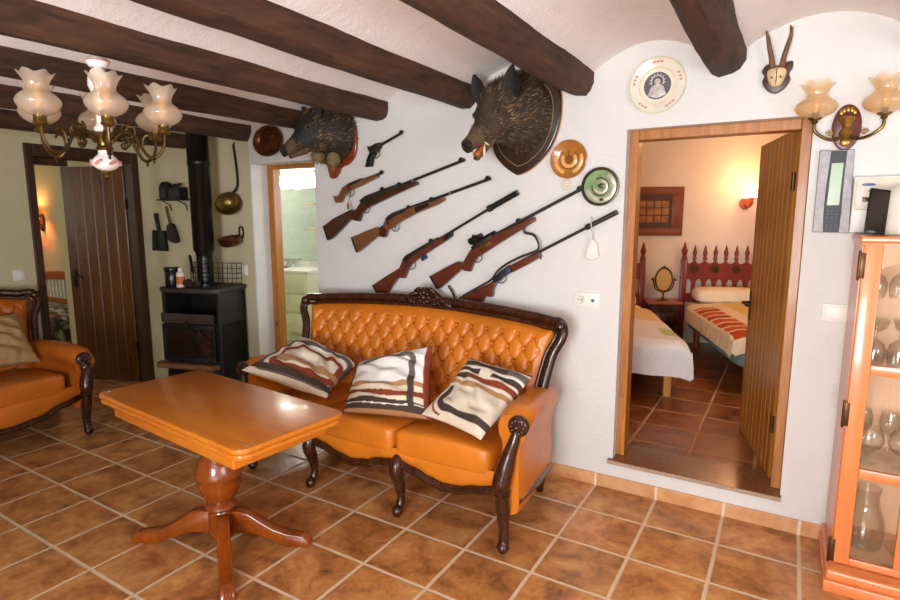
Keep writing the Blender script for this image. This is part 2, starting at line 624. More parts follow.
    def build(s, name, mats, parent=None, smooth=True, angle=42, loc=None, rotz=0.0, merge=1e-5):
        if merge:
            bmesh.ops.remove_doubles(s.bm, verts=s.bm.verts[:], dist=merge)
        bmesh.ops.recalc_face_normals(s.bm, faces=s.bm.faces[:])
        me = bpy.data.meshes.new(name)
        s.bm.to_mesh(me)
        s.bm.free()
        for m in (mats if isinstance(mats, (list, tuple)) else [mats]):
            me.materials.append(MATS[m])
        if smooth:
            me.polygons.foreach_set('use_smooth', [True] * len(me.polygons))
            me.set_sharp_from_angle(angle=R(angle))
        o = bpy.data.objects.new(name, me)
        COL.objects.link(o)
        if parent:
            o.parent = parent
        if loc:
            o.location = loc
        o.rotation_euler.z = rotz
        return o


def tag(o, label, cat, group=None):
    o['label'] = label
    o['category'] = cat
    if group:
        o['group'] = group
    return o


def thing(name, label, cat, loc=(0, 0, 0), rotz=0.0, group=None):
    o = bpy.data.objects.new(name, None)
    COL.objects.link(o)
    o.location = loc
    o.rotation_euler.z = rotz
    o.empty_display_size = 0.1
    return tag(o, label, cat, group)


def struct(o):
    o['kind'] = 'structure'
    return o


def dup(root, loc, rotz, label, group=None):
    r = root.copy()
    COL.objects.link(r)
    r.location = loc
    r.rotation_euler.z = rotz
    r['label'] = label
    if group:
        r['group'] = group
    for ch in list(root.children):
        c = ch.copy()
        COL.objects.link(c)
        c.parent = r
        for g in ch.children:
            d = g.copy()
            COL.objects.link(d)
            d.parent = c
    return r


def pattern(o, fn):
    """store a pattern colour per corner-of-grid; fn(vertex index, co) -> linear rgba"""
    me = o.data
    at = me.color_attributes.new('pattern', 'FLOAT_COLOR', 'POINT')
    for i, v in enumerate(me.vertices):
        at.data[i].color = fn(i, v.co)


def spline(pts, n=8, closed=False):
    """Catmull-Rom through points"""
    P = [Vector(p) for p in pts]
    out = []
    m = len(P)
    rng = m if closed else m - 1
    for i in range(rng):
        p0 = P[(i - 1) % m] if (closed or i > 0) else P[i]
        p1 = P[i]
        p2 = P[(i + 1) % m]
        p3 = P[(i + 2) % m] if (closed or i + 2 < m) else P[i + 1]
        for k in range(n):
            t = k / n
            out.append(0.5 * ((2 * p1) + (p2 - p0) * t + (2 * p0 - 5 * p1 + 4 * p2 - p3) * t * t + (3 * p1 - p0 - 3 * p2 + p3) * t ** 3))
    if not closed:
        out.append(P[-1])
    return out


def lerp_list(rad, n):
    """spread a list of radii over n points"""
    out = []
    m = len(rad) - 1
    for i in range(n):
        t = i / (n - 1) * m
        k = min(int(t), m - 1)
        out.append(rad[k] + (rad[k + 1] - rad[k]) * (t - k))
    return out


def rotfrom(x, y, z):
    """matrix whose columns are the given axes"""
    return Matrix((x, y, z)).transposed()


OUT = Matrix(((1, 0, 0), (0, 0, -1), (0, 1, 0)))       # lathe axis z -> -Y (out of the main wall)

# ------------------------------------------------------------------ the room shell
WY = 3.10                     # room face of the main wall
m = MB(); m.span((-5.32, -2.4, -0.12), (2.2, 3.32, 0.0))
struct(m.build('floor', 'floor_tiles', smooth=False))
m = MB()
m.span((-3.735, WY, 0), (-3.72, 3.32, 2.62)); m.span((-3.72, WY, 1.965), (-3.03, 3.32, 2.62))
m.span((-3.03, WY, 0), (-0.78, 3.32, 2.62)); m.span((-0.78, WY, 2.005), (0.05, 3.32, 2.62))
m.span((-0.78, WY, 0), (0.05, 3.32, 0.158)); m.span((0.05, WY, 0), (2.2, 3.32, 2.62))
struct(m.build('wall_front', 'wall_plaster', smooth=False))
m = MB(); m.span((-5.32, WY, 0), (-3.735, 3.32, 2.62)); struct(m.build('wall_front_alcove', 'cream_plaster', smooth=False))
m = MB()
m.span((-5.32, -2.4, 0), (-5.10, 2.105, 2.62)); m.span((-5.32, 2.105, 2.115), (-5.10, 2.99, 2.62))
m.span((-5.32, 2.99, 0), (-5.10, 3.10, 2.62))
struct(m.build('wall_left', 'cream_plaster', smooth=False))
m = MB()
m.span((2.0, -2.4, 0), (2.2, -0.35, 2.62)); m.span((2.0, 1.15, 0), (2.2, 3.1, 2.62))
m.span((2.0, -0.35, 0), (2.2, 1.15, 0.8)); m.span((2.0, -0.35, 2.2), (2.2, 1.15, 2.62))
struct(m.build('wall_right', 'wall_plaster', smooth=False))
m = MB()
m.span((-5.1, -2.4, 0), (-0.9, -2.2, 2.62)); m.span((0.6, -2.4, 0), (2.0, -2.2, 2.62))
m.span((-0.9, -2.4, 0), (0.6, -2.2, 0.28)); m.span((-0.9, -2.4, 2.22), (0.6, -2.2, 2.62))
struct(m.build('wall_back', 'wall_plaster', smooth=False))
# unseen window frames; the side one is added around the fill light
for n, lo, hi, ax in (('window_1', (-0.9, -2.37, 0.28), (0.6, -2.33, 2.22), 0), ('window_2', (2.13, -0.35, 0.8), (2.17, 1.15, 2.2), 1)):
    m = MB()
    a0, a1 = lo[ax], hi[ax]
    for p, q in ((a0, a0 + 0.06), ((a0 + a1) / 2 - 0.03, (a0 + a1) / 2 + 0.03), (a1 - 0.06, a1)):
        l2, h2 = list(lo), list(hi); l2[ax], h2[ax] = p, q
        m.span(l2, h2)
    for p, q in ((lo[2], lo[2] + 0.06), (hi[2] - 0.06, hi[2])):
        l2, h2 = list(lo), list(hi); l2[2], h2[2] = p, q
        m.span(l2, h2)
    struct(m.build(n, 'frame_pine', smooth=False))

BEAMS = [(1.90, 2.22, .16), (1.16, 2.22, .15), (0.43, 2.22, .15), (-0.33, 2.222, .15), (-1.045, 2.203, .145), (-1.76, 2.205, .15),
         (-2.425, 2.188, .14), (-3.08, 2.172, .14), (-3.77, 2.148, .14), (-4.55, 2.135, .15)]
xs = [2.2] + [b[0] for b in BEAMS] + [-5.32]


def vault(u, v):
    i = min(int(u * (len(xs) - 1) + 1e-6), len(xs) - 2)
    t = u * (len(xs) - 1) - i
    x = xs[i] + (xs[i + 1] - xs[i]) * t
    zb = [2.22] + [b[1] for b in BEAMS] + [2.135]
    spring = zb[i] + (zb[i + 1] - zb[i]) * t + 0.098
    gap = 0.07 / abs(xs[i + 1] - xs[i])
    t = max(0.0, min(1.0, (t - gap) / (1 - 2 * gap)))
    y = -2.4 + v * 5.56
    z = spring + 0.118 * max(0, math.sin(PI * t)) ** 0.75
    z += 0.008 * mnoise.noise(Vector((x * 2.2, y * 1.6, 0)))
    return Vector((x, y, z))


m = MB(); m.sheet(vault, (len(xs) - 1) * 12, 60)
def vault_top(u, v):
    return Vector((2.2 - u * 7.52, -2.4 + v * 5.56, 2.66))
m.sheet(vault_top, 2, 2)
struct(m.build('ceiling', 'ceiling_plaster', angle=60))

for bi, (bx, bz, bw) in enumerate(BEAMS):
    rings = []
    n = 46
    for i in range(n + 1):
        y = -2.3 + (3.105 + 2.3) * i / n
        def wv(k, a):
            return a * mnoise.noise(Vector((bi * 7.3 + k * 3.1, y * 1.7, k))) + a * 0.5 * mnoise.noise(Vector((bi * 3.3 + k, y * 5.0, 9)))
        hw = bw / 2
        ht = 0.24
        pr = [(-hw - 0.005, ht), (-hw - 0.004, 0.05), (-hw + 0.012, 0.012), (-hw * .35, 0.0), (hw * .45, 0.0), (hw - 0.012, 0.02), (hw + 0.006, 0.06), (hw + 0.008, ht)]
        rings.append([(bx + p[0] + wv(k, 0.010), y, bz + p[1] + wv(k + 20, 0.009)) for k, p in enumerate(pr)])
    m = MB(); m.loft(rings)
    struct(m.build('ceiling_beam', 'beam_wood', angle=35))

m = MB(); m.span((-3.03, 3.086, 0), (1.99, WY, 0.074), 0.003)
struct(m.build('baseboard_front', 'skirting_tiles', smooth=False))

# threshold slab of the bedroom
m = MB(); m.span((-0.805, 3.068, 0.158), (0.055, 3.36, 0.18), 0.003)
m.mi = 1; m.span((-0.8055, 3.0665, 0.1575), (0.0555, 3.071, 0.1775), 0.001)
struct(m.build('trim_1', ['threshold_stone', 'threshold_edge'], smooth=False))
# pine frame of the bedroom door, set back in the opening
m = MB()
m.span((-0.78, 3.17, 0.18), (-0.735, 3.27, 2.005), 0.004); m.span((0.005, 3.17, 0.18), (0.05, 3.27, 2.005), 0.004)
struct(m.build('trim_2', 'frame_pine', smooth=False))
m = MB(); m.span((-0.735, 3.17, 1.955), (0.005, 3.27, 2.005), 0.004)
struct(m.build('trim_3', 'frame_pine', smooth=False))
# bathroom door frame
m = MB()
m.span((-3.72, 3.26, 0), (-3.655, 3.34, 1.965), 0.004); m.span((-3.655, 3.26, 1.935), (-3.03, 3.34, 1.965), 0.004)
struct(m.build('trim_4', 'frame_pine', smooth=False))
# dark frame of the door on the side wall
m = MB()
m.span((-5.27, 2.105, 0), (-5.085, 2.165, 2.115), 0.006); m.span((-5.27, 2.925, 0), (-5.085, 2.99, 2.115), 0.006)
m.span((-5.27, 2.165, 2.02), (-5.085, 2.925, 2.115), 0.006); m.span((-5.25, 2.165, 1.965), (-5.18, 2.45, 2.02), 0.004)
struct(m.build('trim_5', 'dark_frame_wood', smooth=False))


def leaf(name, wdt, hgt, planks, matn, side=1):
    """plank door leaf from the hinge line along +X, grooves on both faces"""
    m = MB()
    pw = wdt / planks
    t = 0.02
    poly = []
    for i in range(planks):
        a, b = i * pw, (i + 1) * pw
        poly += [(a, t - 0.006), (a + 0.007, t), (b - 0.007, t)]
    poly += [(wdt, t - 0.006)]
    back = [(a, -b) for a, b in reversed(poly)]
    m.prism(poly + back, 0, hgt, lambda a, b, d: (a, b, d))
    return m


def door_handle(m, x, z, side):
    for s_ in (1, -1):
        m.span((x - 0.018, s_ * 0.020, z - 0.09), (x + 0.018, s_ * 0.026, z + 0.09), 0.002)
        m.tube([(x, s_ * 0.024, z + .02), (x, s_ * 0.065, z + .02)], 0.009, 8)
        m.tube(spline([(x, s_ * 0.065, z + .02), (x - 0.05, s_ * 0.068, z + 0.024), (x - 0.115, s_ * 0.062, z + .015)], 5), 0.009, 8)
    return m


# door_1: bedroom leaf, swung into the bedroom
d1 = struct(bpy.data.objects.new('door_1', None)); COL.objects.link(d1)
d1.location = (0.012, 3.295, 0.178)
d1.rotation_euler.z = math.atan2(4.05 - 3.295, -0.185 - 0.012)
leaf('door_leaf', 0.76, 1.80, 9, 'door_pine').build('door_leaf', 'door_pine', d1, angle=30)
door_handle(MB(), 0.705, 0.82, 1).build('door_handle', 'black_iron', d1)
for z in (0.25, 1.5):
    m = MB(); m.cyl((0.0, 0.024, z), (0.0, 0.024, z + 0.09), 0.009); m.build('door_hinge', 'hinge_bronze', d1)
# door_2: dark leaf on the side wall, swung into the next room
d2 = struct(bpy.data.objects.new('door_2', None)); COL.objects.link(d2)
d2.location = (-5.215, 2.93, 0.004)
d2.rotation_euler.z = math.atan2(2.68 - 2.93, -5.80 + 5.215)
leaf('door_leaf', 0.63, 2.0, 6, 'dark_door_wood').build('door_leaf', 'dark_door_wood', d2, angle=30)
door_handle(MB(), 0.575, 0.98, 1).build('door_handle', 'black_iron', d2)
for z in (0.3, 1.62):
    m = MB(); m.cyl((0.0, 0.024, z), (0.0, 0.024, z + 0.09), 0.009); m.build('door_hinge', 'hinge_bronze', d2)

# ---- bedroom shell
S21, C21 = math.sin(R(21)), math.cos(R(21))
HD = Vector((-S21, C21, 0)); SD = Vector((C21, S21, 0))     # towards the headwall, along the headwall


def bp(s_, n_, z=0.0):
    return SD * s_ + HD * n_ + Vector((0, 0, z))


WN = 6.50
m = MB(); m.span((-2.3, 3.32, 0.02), (1.35, 8.4, 0.17))
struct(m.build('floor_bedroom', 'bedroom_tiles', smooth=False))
m = MB()
a, b = bp(0.2, WN), bp(4.1, WN)
m.prism([(a.x, a.y), (b.x, b.y), (b.x - HD.x * -0.15, b.y + 0.15), (a.x, a.y + 0.16)], 0.02, 2.7, lambda p, q, d: (p, q, d))
struct(m.build('wall_bedroom_back', 'bedroom_plaster', smooth=False))
m = MB(); m.span((-2.3, 3.32, 0.17), (-2.15, 6.4, 2.7)); struct(m.build('wall_bedroom_left', 'bedroom_plaster', smooth=False))
m = MB(); m.span((1.2, 3.32, 0.17), (1.35, 8.3, 2.7)); struct(m.build('wall_bedroom_right', 'bedroom_plaster', smooth=False))
m = MB(); m.span((-2.3, 3.32, 2.46), (1.35, 8.4, 2.56)); struct(m.build('ceiling_bedroom', 'bedroom_plaster', smooth=False))
for px in (-1.45, -0.52, 0.4):
    m = MB(); m.span((px - 0.06, 3.325, 2.35), (px + 0.06, 6.4 + 0.36 * (px + 0.5), 2.465), 0.012)
    struct(m.build('ceiling_beam', 'bedroom_plaster', smooth=False))
# ---- bathroom shell
m = MB(); m.span((-6.7, 3.32, -0.1), (-2.7, 5.5, 0.001)); struct(m.build('floor_bathroom', 'bath_floor_tiles', smooth=False))
m = MB(); m.span((-6.7, 5.38, 0.0), (-2.7, 5.5, 2.5)); struct(m.build('wall_bathroom_back', 'bath_wall_tiles', smooth=False))
m = MB(); m.span((-6.8, 3.32, 0.0), (-6.68, 5.5, 2.5)); m.span((-6.7, 3.2, 0.0), (-5.32, 3.32, 2.5)); struct(m.build('wall_bathroom_left', 'bath_wall_tiles', smooth=False))
m = MB(); m.span((-2.72, 3.32, 0.0), (-2.6, 5.5, 2.5)); struct(m.build('wall_bathroom_right', 'bath_wall_tiles', smooth=False))
m = MB(); m.span((-6.8, 3.32, 2.36), (-2.6, 5.5, 2.46)); struct(m.build('ceiling_bathroom', 'wall_plaster', smooth=False))
# ---- second bedroom shell
m = MB(); m.span((-9.4, 0.6, -0.1), (-5.32, 3.6, 0.001)); struct(m.build('floor_second_bedroom', 'floor_tiles', smooth=False))
m = MB(); m.span((-9.4, 3.45, 0), (-6.8, 3.6, 2.6)); m.span((-6.8, 3.08, 0), (-5.32, 3.2, 2.6)); struct(m.build('wall_second_bedroom', 'cream_plaster', smooth=False))
m = MB(); m.span((-9.5, 0.6, 0), (-9.35, 3.6, 2.6)); struct(m.build('wall_second_bedroom_far', 'cream_plaster', smooth=False))
m = MB(); m.span((-9.5, 0.45, 0), (-5.32, 0.6, 2.6)); struct(m.build('wall_second_bedroom_back', 'cream_plaster', smooth=False))
m = MB(); m.span((-9.5, 0.45, 2.4), (-5.3, 3.6, 2.5)); struct(m.build('ceiling_second_bedroom', 'cream_plaster', smooth=False))

# ------------------------------------------------------------------ sofa and armchair (same suite)
def settee(root, hw, nseat, legs, leather, crest, lin_=0.0, droop=0.0):
    """hw: half width between the arm legs. Local frame: x along the seat, front at -y, floor at z 0"""
    bw = hw + 0.03                      # half width of the back frame

    def top(x):
        t = bw - abs(x)
        if crest:
            base = 0.985 + 0.045 * (1 - (abs(x) / bw) ** 1.6)
        else:
            base = 0.965 + 0.055 * (1 - (abs(x) / bw) ** 2)
        return base - 0.10 * max(0, 1 - t / 0.05) ** 2

    def yb(x, z):
        return 0.21 + 0.34 * (z - 0.5) - 0.085 * (abs(x) / bw) ** 3

    def side(z):                        # half width of the back at height z
        t = (z - 0.45) / 0.5
        return bw - 0.085 + 0.075 * max(0, min(1, t)) ** 1.1 - 0.012 * math.sin(PI * max(0, min(1, t)))

    # tufted back
    sx, sz = 0.105, 0.152
    z0 = 0.44

    def puff(x, z, edge):
        a = x / sx + (z - 0.52) / sz
        b = x / sx - (z - 0.52) / sz
        fa, fb = abs(a - round(a)), abs(b - round(b))
        e = max(0.0, min(1.0, (edge - 0.035) / 0.05))
        e = e * e * (3 - 2 * e)
        crease = 0.009 * math.exp(-(fa / 0.06) ** 2) + 0.009 * math.exp(-(fb / 0.06) ** 2)
        ra, rb = (a - round(a)), (b - round(b))
        dx, dz = sx * (ra + rb) / 2, sz * (ra - rb) / 2
        dim = 0.030 * math.exp(-(dx * dx + dz * dz) / 0.016 ** 2)
        bul = 0.007 * math.sqrt(abs(math.sin(PI * a) * math.sin(PI * b)) + 1e-6)
        return e * (bul - crease - dim) + 0.055 * min(1, edge / 0.06) ** 0.5

    def back(u, v):
        x = (u * 2 - 1)
        zt0 = 0.92
        z = z0 + (zt0 - z0) * v
        xx = x * (side(z) - 0.028)
        zt = top(xx) - 0.035
        z = z0 + (zt - z0) * v
        edge = min(zt - z, (1 - abs(x)) * hw) + 0.001
        return Vector((xx, yb(xx, z) - 0.012 - puff(xx, z, max(0.001, edge)), z))

    m = MB()
    m.sheet(back, int(200 * hw) + 40, 96)
    # covered buttons in the tufts
    rows = range(-1, 7)
    for r in rows:
        z = 0.52 + r * sz / 2
        k0 = int(bw / sx) + 1
        for k in range(-k0, k0 + 1):
            x = (k + (0.5 if r % 2 else 0.0)) * sx
            if abs(x) > side(z) - 0.095 or z > top(x) - 0.09:
                continue
            m.ell((x, yb(x, z) - 0.012 - 0.055 + 0.020, z), (0.011, 0.008, 0.011), None, 8, 6)
    m.build('tufted_back', leather, root, angle=70, merge=0)
    # rear of the back
    m = MB()
    m.sheet(lambda u, v: Vector(((u * 2 - 1) * (side(z0 + .5 * v) - .02), yb((u * 2 - 1) * bw, z0 - .1 + v * .62) + 0.035, z0 - .1 + v * (top((u * 2 - 1) * (bw - .06)) - .03 - z0 + .1))), 40, 8)
    m.build('back_panel', leather, root, angle=70)

    # carved frame of the back: main rail and an inner bead
    for nm, off, rad, dy in (('back_frame', 0.0, 0.027, 0.0), ('back_bead', 0.034, 0.011, -0.028)):
        pts = []
        for s_ in (-1, 1):
            half = []
            half.append((side(0.50) + 0.0 - off, 0.47))
            half.append((side(0.58) - off, 0.58))
            half.append((side(0.70) - off, 0.70))
            half.append((side(0.82) - off, 0.82))
            half.append((bw - 0.002 - off, 0.90))
            half.append((bw + 0.003 - off, 0.948 - off * .4))
            half.append((bw - 0.022 - off, 0.985 - off))
            half.append((bw - 0.075 - off, 0.988 - off))
            for f in (0.82, 0.66, 0.5, 0.34, 0.2):
                half.append((bw * f, top(bw * f) - off))
            if s_ == -1:
                pts = [(-a, b) for a, b in half]
            else:
                pts += [(0, top(0) - off)] + [(a, b) for a, b in reversed(half)]
        P3 = [(a, yb(a, b) - 0.03 + dy, b) for a, b in pts]
        sp = spline(P3, 6)
        m = MB()
        m.tube(sp, rad, 10)
        if off == 0.0:
            for s_ in (-1, 1):          # little scroll at each upper corner and foot scroll
                cx, cz = s_ * (bw - 0.012), 0.968
                m.ell((cx, yb(cx, cz) - 0.045, cz), (0.032, 0.03, 0.032))
                m.ell((s_ * side(0.5), yb(bw, .5) - 0.04, 0.49), (0.034, 0.036, 0.045))
        m.build(nm, 'carved_wood', root, angle=60, merge=0)

    if crest:                           # carved crest over the middle
        m = MB()
        yc = yb(0, 1.05) - 0.035
        m.prism([(-0.21, 1.0), (-0.17, 1.025), (-0.12, 1.05), (-0.06, 1.085), (-0.02, 1.108), (0.02, 1.108), (0.06, 1.085), (0.12, 1.05), (0.17, 1.025), (0.21, 1.0), (0.08, 0.985), (0, 0.965), (-0.08, 0.985)],
                yc - 0.015, yc + 0.03, None, 0.008)
        rnd = random.Random(3)
        m.ell((0, yc - 0.03, 1.045), (0.022, 0.02, 0.022))
        for k in range(8):
            a = k * PI / 4
            m.ell((0.036 * math.cos(a), yc - 0.025, 1.045 + 0.033 * math.sin(a)), (0.015, 0.014, 0.015), None, 10, 6)
        for s_ in (-1, 1):
            for q in range(3):
                pts = [(s_ * (0.05 + .03 * q), yc - 0.02, 1.07 - .015 * q), (s_ * (0.09 + .035 * q), yc - 0.03, 1.062 - .022 * q), (s_ * (0.12 + .04 * q), yc - 0.022, 1.036 - .018 * q), (s_ * (0.10 + .035 * q), yc - 0.022, 1.012 - .01 * q), (s_ * (0.075 + .03 * q), yc - 0.026, 1.022 - .008 * q)]
                m.tube(spline(pts, 5), lerp_list([0.006, 0.013, 0.011, 0.009, 0.005], 21), 8)
            for q in range(4):
                m.ell((s_ * (0.03 + 0.025 * q), yc - 0.02, 0.995 + 0.006 * q), (0.014, 0.013, 0.018), None, 8, 6)
            m.tube(spline([(s_ * .02, yc - .015, 1.10), (s_ * .05, yc - .025, 1.098), (s_ * .075, yc - .015, 1.08)], 5), 0.009, 8)
        m.build('carved_crest', 'carved_wood', root, angle=60, merge=0)

    # seat cushions
    iw = hw - 0.085
    bulge = 0.03

    def front(x):                       # serpentine front
        return -0.372 - bulge * math.cos(PI / 2 * x / bw) ** 0.8

    step = 2 * iw / nseat
    for i in range(nseat):
        cx = -iw + step * (i + 0.5)
        hx = step / 2 - 0.002
        if i == 0 and lin_:
            cx, hx = cx + lin_ / 2, hx - lin_ / 2
        m = MB()

        def soft(p):
            t = max(0.0, min(1.0, (0.2 - p.y) / 0.6))
            p = p.copy()
            p.y += t * (front(p.x) + 0.41)
            crown = 1 - min(1, abs(p.x - cx) / hx) ** 2.5
            if p.z > 0.40:
                p.z += 0.018 * crown - 0.02 * (1 - t)
            return p
        m.superbox((cx, -0.10, 0.397), (hx, 0.30, 0.072), 0.28, 0.16, 48, 20, soft)
        m.build('seat_cushion', leather, root, angle=80)

    # apron under the cushions with a wooden edge following the serpentine
    feet = sorted(legs)

    def zrail(x):
        if crest:
            k = [(-hw, .30), (-0.70, .265), (-0.62, .25), (-0.50, .255), (-0.42, .29), (-0.31, .312), (-.20, .295), (-.10, .262), (0, .245), (.10, .262), (.20, .295), (0.31, .312), (0.42, .29), (.50, .262), (.58, .245), (.66, .25), (.76, .275), (hw, .312)]
        else:
            k = [(-hw, .30), (-hw * .7, .27), (-hw * .4, .22), (0, .20), (hw * .4, .22), (hw * .7, .27), (hw, .30)]
        for (xa, za), (xb, zb_) in zip(k, k[1:]):
            if xa <= x <= xb:
                t = (x - xa) / (xb - xa)
                t = t * t * (3 - 2 * t)
                return za + (zb_ - za) * t
        return k[0][1]

    m = MB()
    xr = lambda u: -hw + lin_ + u * (2 * hw - lin_)
    m.sheet(lambda u, v: Vector((xr(u), front(xr(u)) + 0.025 - 0.012 * math.sin(PI * v), zrail(xr(u)) - 0.01 + (0.375 - zrail(xr(u))) * v)), 80, 6)
    m.sheet(lambda u, v: Vector((xr(u), front(xr(u)) + 0.025 + v * 0.6, zrail(xr(u)) - 0.01 + v * (0.18 - zrail(xr(u))))), 80, 4)
    m.build('seat_apron', leather, root, angle=70)
    m = MB()
    pts = [(xr(k / 60), front(xr(k / 60)) + 0.018, zrail(xr(k / 60)) - 0.022) for k in range(61)]
    m.tube(pts, 0.021, 10)
    m.tube([(p[0], p[1] - 0.014, p[2] + 0.020) for p in pts], 0.007, 8)
    m.build('front_rail', 'carved_wood', root, angle=70)

    # arms
    for s_ in (-1, 1):
        ax = s_ * (hw - (lin_ if s_ < 0 else 0.0))
        prof = [(0.045, 0.20), (0.055, 0.34), (0.05, 0.46), (0.062, 0.56), (0.088, 0.615), (0.078, 0.668), (0.03, 0.695), (-0.03, 0.688), (-0.062, 0.65), (-0.06, 0.60), (-0.04, 0.55), (-0.045, 0.45), (-0.05, 0.33), (-0.05, 0.20)]
        rings = []
        for i in range(13):
            t = i / 12
            y = -0.375 + t * 0.66
            dz = -0.075 * t * t - droop * (1 - t) ** 1.5 - (0.03 if i == 0 else 0.0)
            sq = 0.9 if i == 0 else 1.0
            low = -0.06 * t
            toe = -0.085 * t ** 1.3
            pp = spline([(ax + s_ * (p[0] * sq + toe) + s_ * 0.015 * (1 - t), y, p[1] + (dz if p[1] > 0.5 else low if p[1] < 0.3 else (dz + low) / 2)) for p in prof], 3, True)
            rings.append(pp)
        m = MB(); m.loft(rings)
        m.build('arm', leather, root, angle=60)
        # post: rosette, swelling body, ring, tapering leg and ball foot in one turned piece
        px = ax
        path = [(px + s_ * (0.055 - droop * .6), -0.385, 0.60 - droop), (px + s_ * (0.045 - droop * .5), -0.398, 0.55 - droop * .8), (px + s_ * 0.03, -0.405, 0.50), (px + s_ * 0.012, -0.418, 0.42), (px + s_ * 0.0, -0.425, 0.355), (px, -0.42, 0.31), (px, -0.405, 0.22), (px - s_ * 0.002, -0.39, 0.12), (px, -0.392, 0.055), (px, -0.40, 0.028), (px, -0.40, 0.004)]
        rad = [0.022, 0.026, 0.031, 0.041, 0.044, 0.032, 0.034, 0.026, 0.023, 0.031, 0.018]
        sp = spline(path, 5)
        m = MB(); m.tube(sp, lerp_list(rad, len(sp)), 14)
        for z in (0.318, 0.300):
            m.lathe([(0.03, -0.008), (0.041, 0), (0.03, 0.008)], (px, -0.418, z), 16)
        m.build('arm_post', 'carved_wood', root, angle=70, merge=0)
        m = MB()
        m.lathe([(0.047, 0.0), (0.050, 0.016), (0.044, 0.03), (0.03, 0.034), (0.0, 0.036)], (px + s_ * (0.062 - droop * .6), -0.372, 0.625 - droop), 24, OUT)
        for k in range(10):
            a = k * PI / 5
            m.ell((px + s_ * (.062 - droop * .6) + 0.029 * math.cos(a), -0.405, 0.625 - droop + 0.029 * math.sin(a)), (0.010, 0.008, 0.010), None, 8, 6)
        m.ell((px + s_ * (.062 - droop * .6), -0.412, 0.625 - droop), (0.012, 0.01, 0.012), None, 10, 6)
        m.build('arm_rosette', 'carved_wood', root, angle=60, merge=0)
        # side rail
        m = MB()
        m.tube([(ax + s_ * 0.045, -0.37, 0.255), (ax + s_ * 0.02, -0.05, 0.215), (ax - s_ * 0.04, 0.26, 0.16)], 0.026, 10)
        m.build('side_rail', 'carved_wood', root, angle=70)
        # raked rear leg
        m = MB()
        m.tube(spline([(ax - s_ * 0.06, 0.22, 0.30), (ax - s_ * 0.06, 0.225, 0.16), (ax - s_ * 0.075, 0.235, 0.06), (ax - s_ * 0.085, 0.26, 0.0)], 4), lerp_list([0.032, 0.032, 0.026, 0.022], 13), 10)
        m.build('leg', 'carved_wood', root, angle=70)
    for lx in legs:                     # cabriole legs under the front
        fy = front(lx)
        path = [(lx, fy + 0.035, 0.325), (lx, fy + 0.008, 0.285), (lx, fy + 0.006, 0.24), (lx, fy + 0.03, 0.17), (lx, fy + 0.045, 0.10), (lx, fy + 0.03, 0.05), (lx, fy + 0.008, 0.03), (lx, fy + 0.005, 0.006)]
        sp = spline(path, 5)
        m = MB(); m.tube(sp, lerp_list([0.026, 0.036, 0.038, 0.031, 0.022, 0.022, 0.031, 0.020], len(sp)), 12)
        for e in (-1, 1):
            m.ell((lx + e * 0.045, fy + 0.03, 0.285), (0.04, 0.02, 0.022), None, 10, 6)
        m.build('leg', 'carved_wood', root, angle=70, merge=0)


sofa = thing('sofa', 'carved dark wood sofa in tufted orange leather against the gun wall', 'sofa', (-1.965, 2.6, 0))
settee(sofa, 0.925, 3, (-0.31, 0.31), 'leather', True, 0.13)
chair = thing('armchair', 'tufted orange leather armchair with carved dark frame beside the dark door', 'armchair', (-4.63, 1.5, 0), PI / 2)
settee(chair, 0.47, 1, (), 'shaded_leather', False, 0.0, 0.075)

# ------------------------------------------------------------------ cushions
CREAM, BROWN, RUST, TAN, GREY, WHITE = [lin(h) for h in ('#e9dcc4', '#4a3c34', '#8c4127', '#b98a60', '#6d615e', '#f2efe9')]


def box_ring(u, v, cx, cy, hx, hy, rad, lo, hi):
    """True where (u, v) lies in a band of a rounded-rectangle outline"""
    dx, dy = abs(u - cx) - (hx - rad), abs(v - cy) - (hy - rad)
    d = math.hypot(max(dx, 0), max(dy, 0)) + min(max(dx, dy), 0) - rad
    return lo <= d <= hi


def pat_mid(u, v):
    c = CREAM if v < 0.42 else WHITE
    if 0.36 < v < 0.42: c = TAN
    if 0.22 + .02 * math.sin(u * 7) < v < 0.29 + .02 * math.sin(u * 7): c = RUST
    if v < 0.16 + 0.02 * math.sin(u * 5): c = BROWN
    if 0.095 + .012 * math.sin(u * 9) < v < 0.11 + .012 * math.sin(u * 9): c = WHITE
    if v < 0.03: c = TAN
    if box_ring(u, v, 0.36, 0.35, 0.50, 0.53, 0.12, -0.075, 0.0) and v > 0.10: c = GREY if v > .5 else BROWN
    if u > 0.955: c = RUST
    return c


def pat_a(u, v):
    c = CREAM
    if v < 0.47 and box_ring(u, v, 0.66, 0.50, 0.54, 0.40, 0.2, -0.085, 0.0): c = BROWN
    if v < 0.49 and u < 0.3 and box_ring(u, v, 0.66, 0.50, 0.61, 0.47, 0.24, -0.03, 0.0): c = RUST
    if 0.52 < v < 0.58: c = TAN
    if 0.62 < v < 0.69: c = RUST if u > .25 else BROWN
    if 0.72 < v < 0.80: c = BROWN if (u < .38 or u > .58) else CREAM
    if 0.80 < v < 0.82: c = WHITE
    if 0.84 < v < 0.93: c = BROWN if u < .72 else GREY
    if v > 0.95: c = RUST
    return c


def pat_b(u, v):
    c = CREAM
    if v > 0.88: c = RUST if u > .5 else CREAM
    if box_ring(u, v, 0.55, 0.45, 0.52, 0.40, 0.16, -0.10, 0.0): c = GREY
    if box_ring(u, v, 0.55, 0.45, 0.42, 0.30, 0.14, -0.015, 0.0): c = WHITE
    if box_ring(u, v, 0.58, 0.40, 0.40, 0.27, 0.12, -0.07, 0.0): c = RUST
    if 0.30 < v < 0.40 and u > .2: c = TAN
    if 0.20 < v < 0.27 and u > .25: c = RUST
    if 0.08 < v < 0.16: c = BROWN
    return c


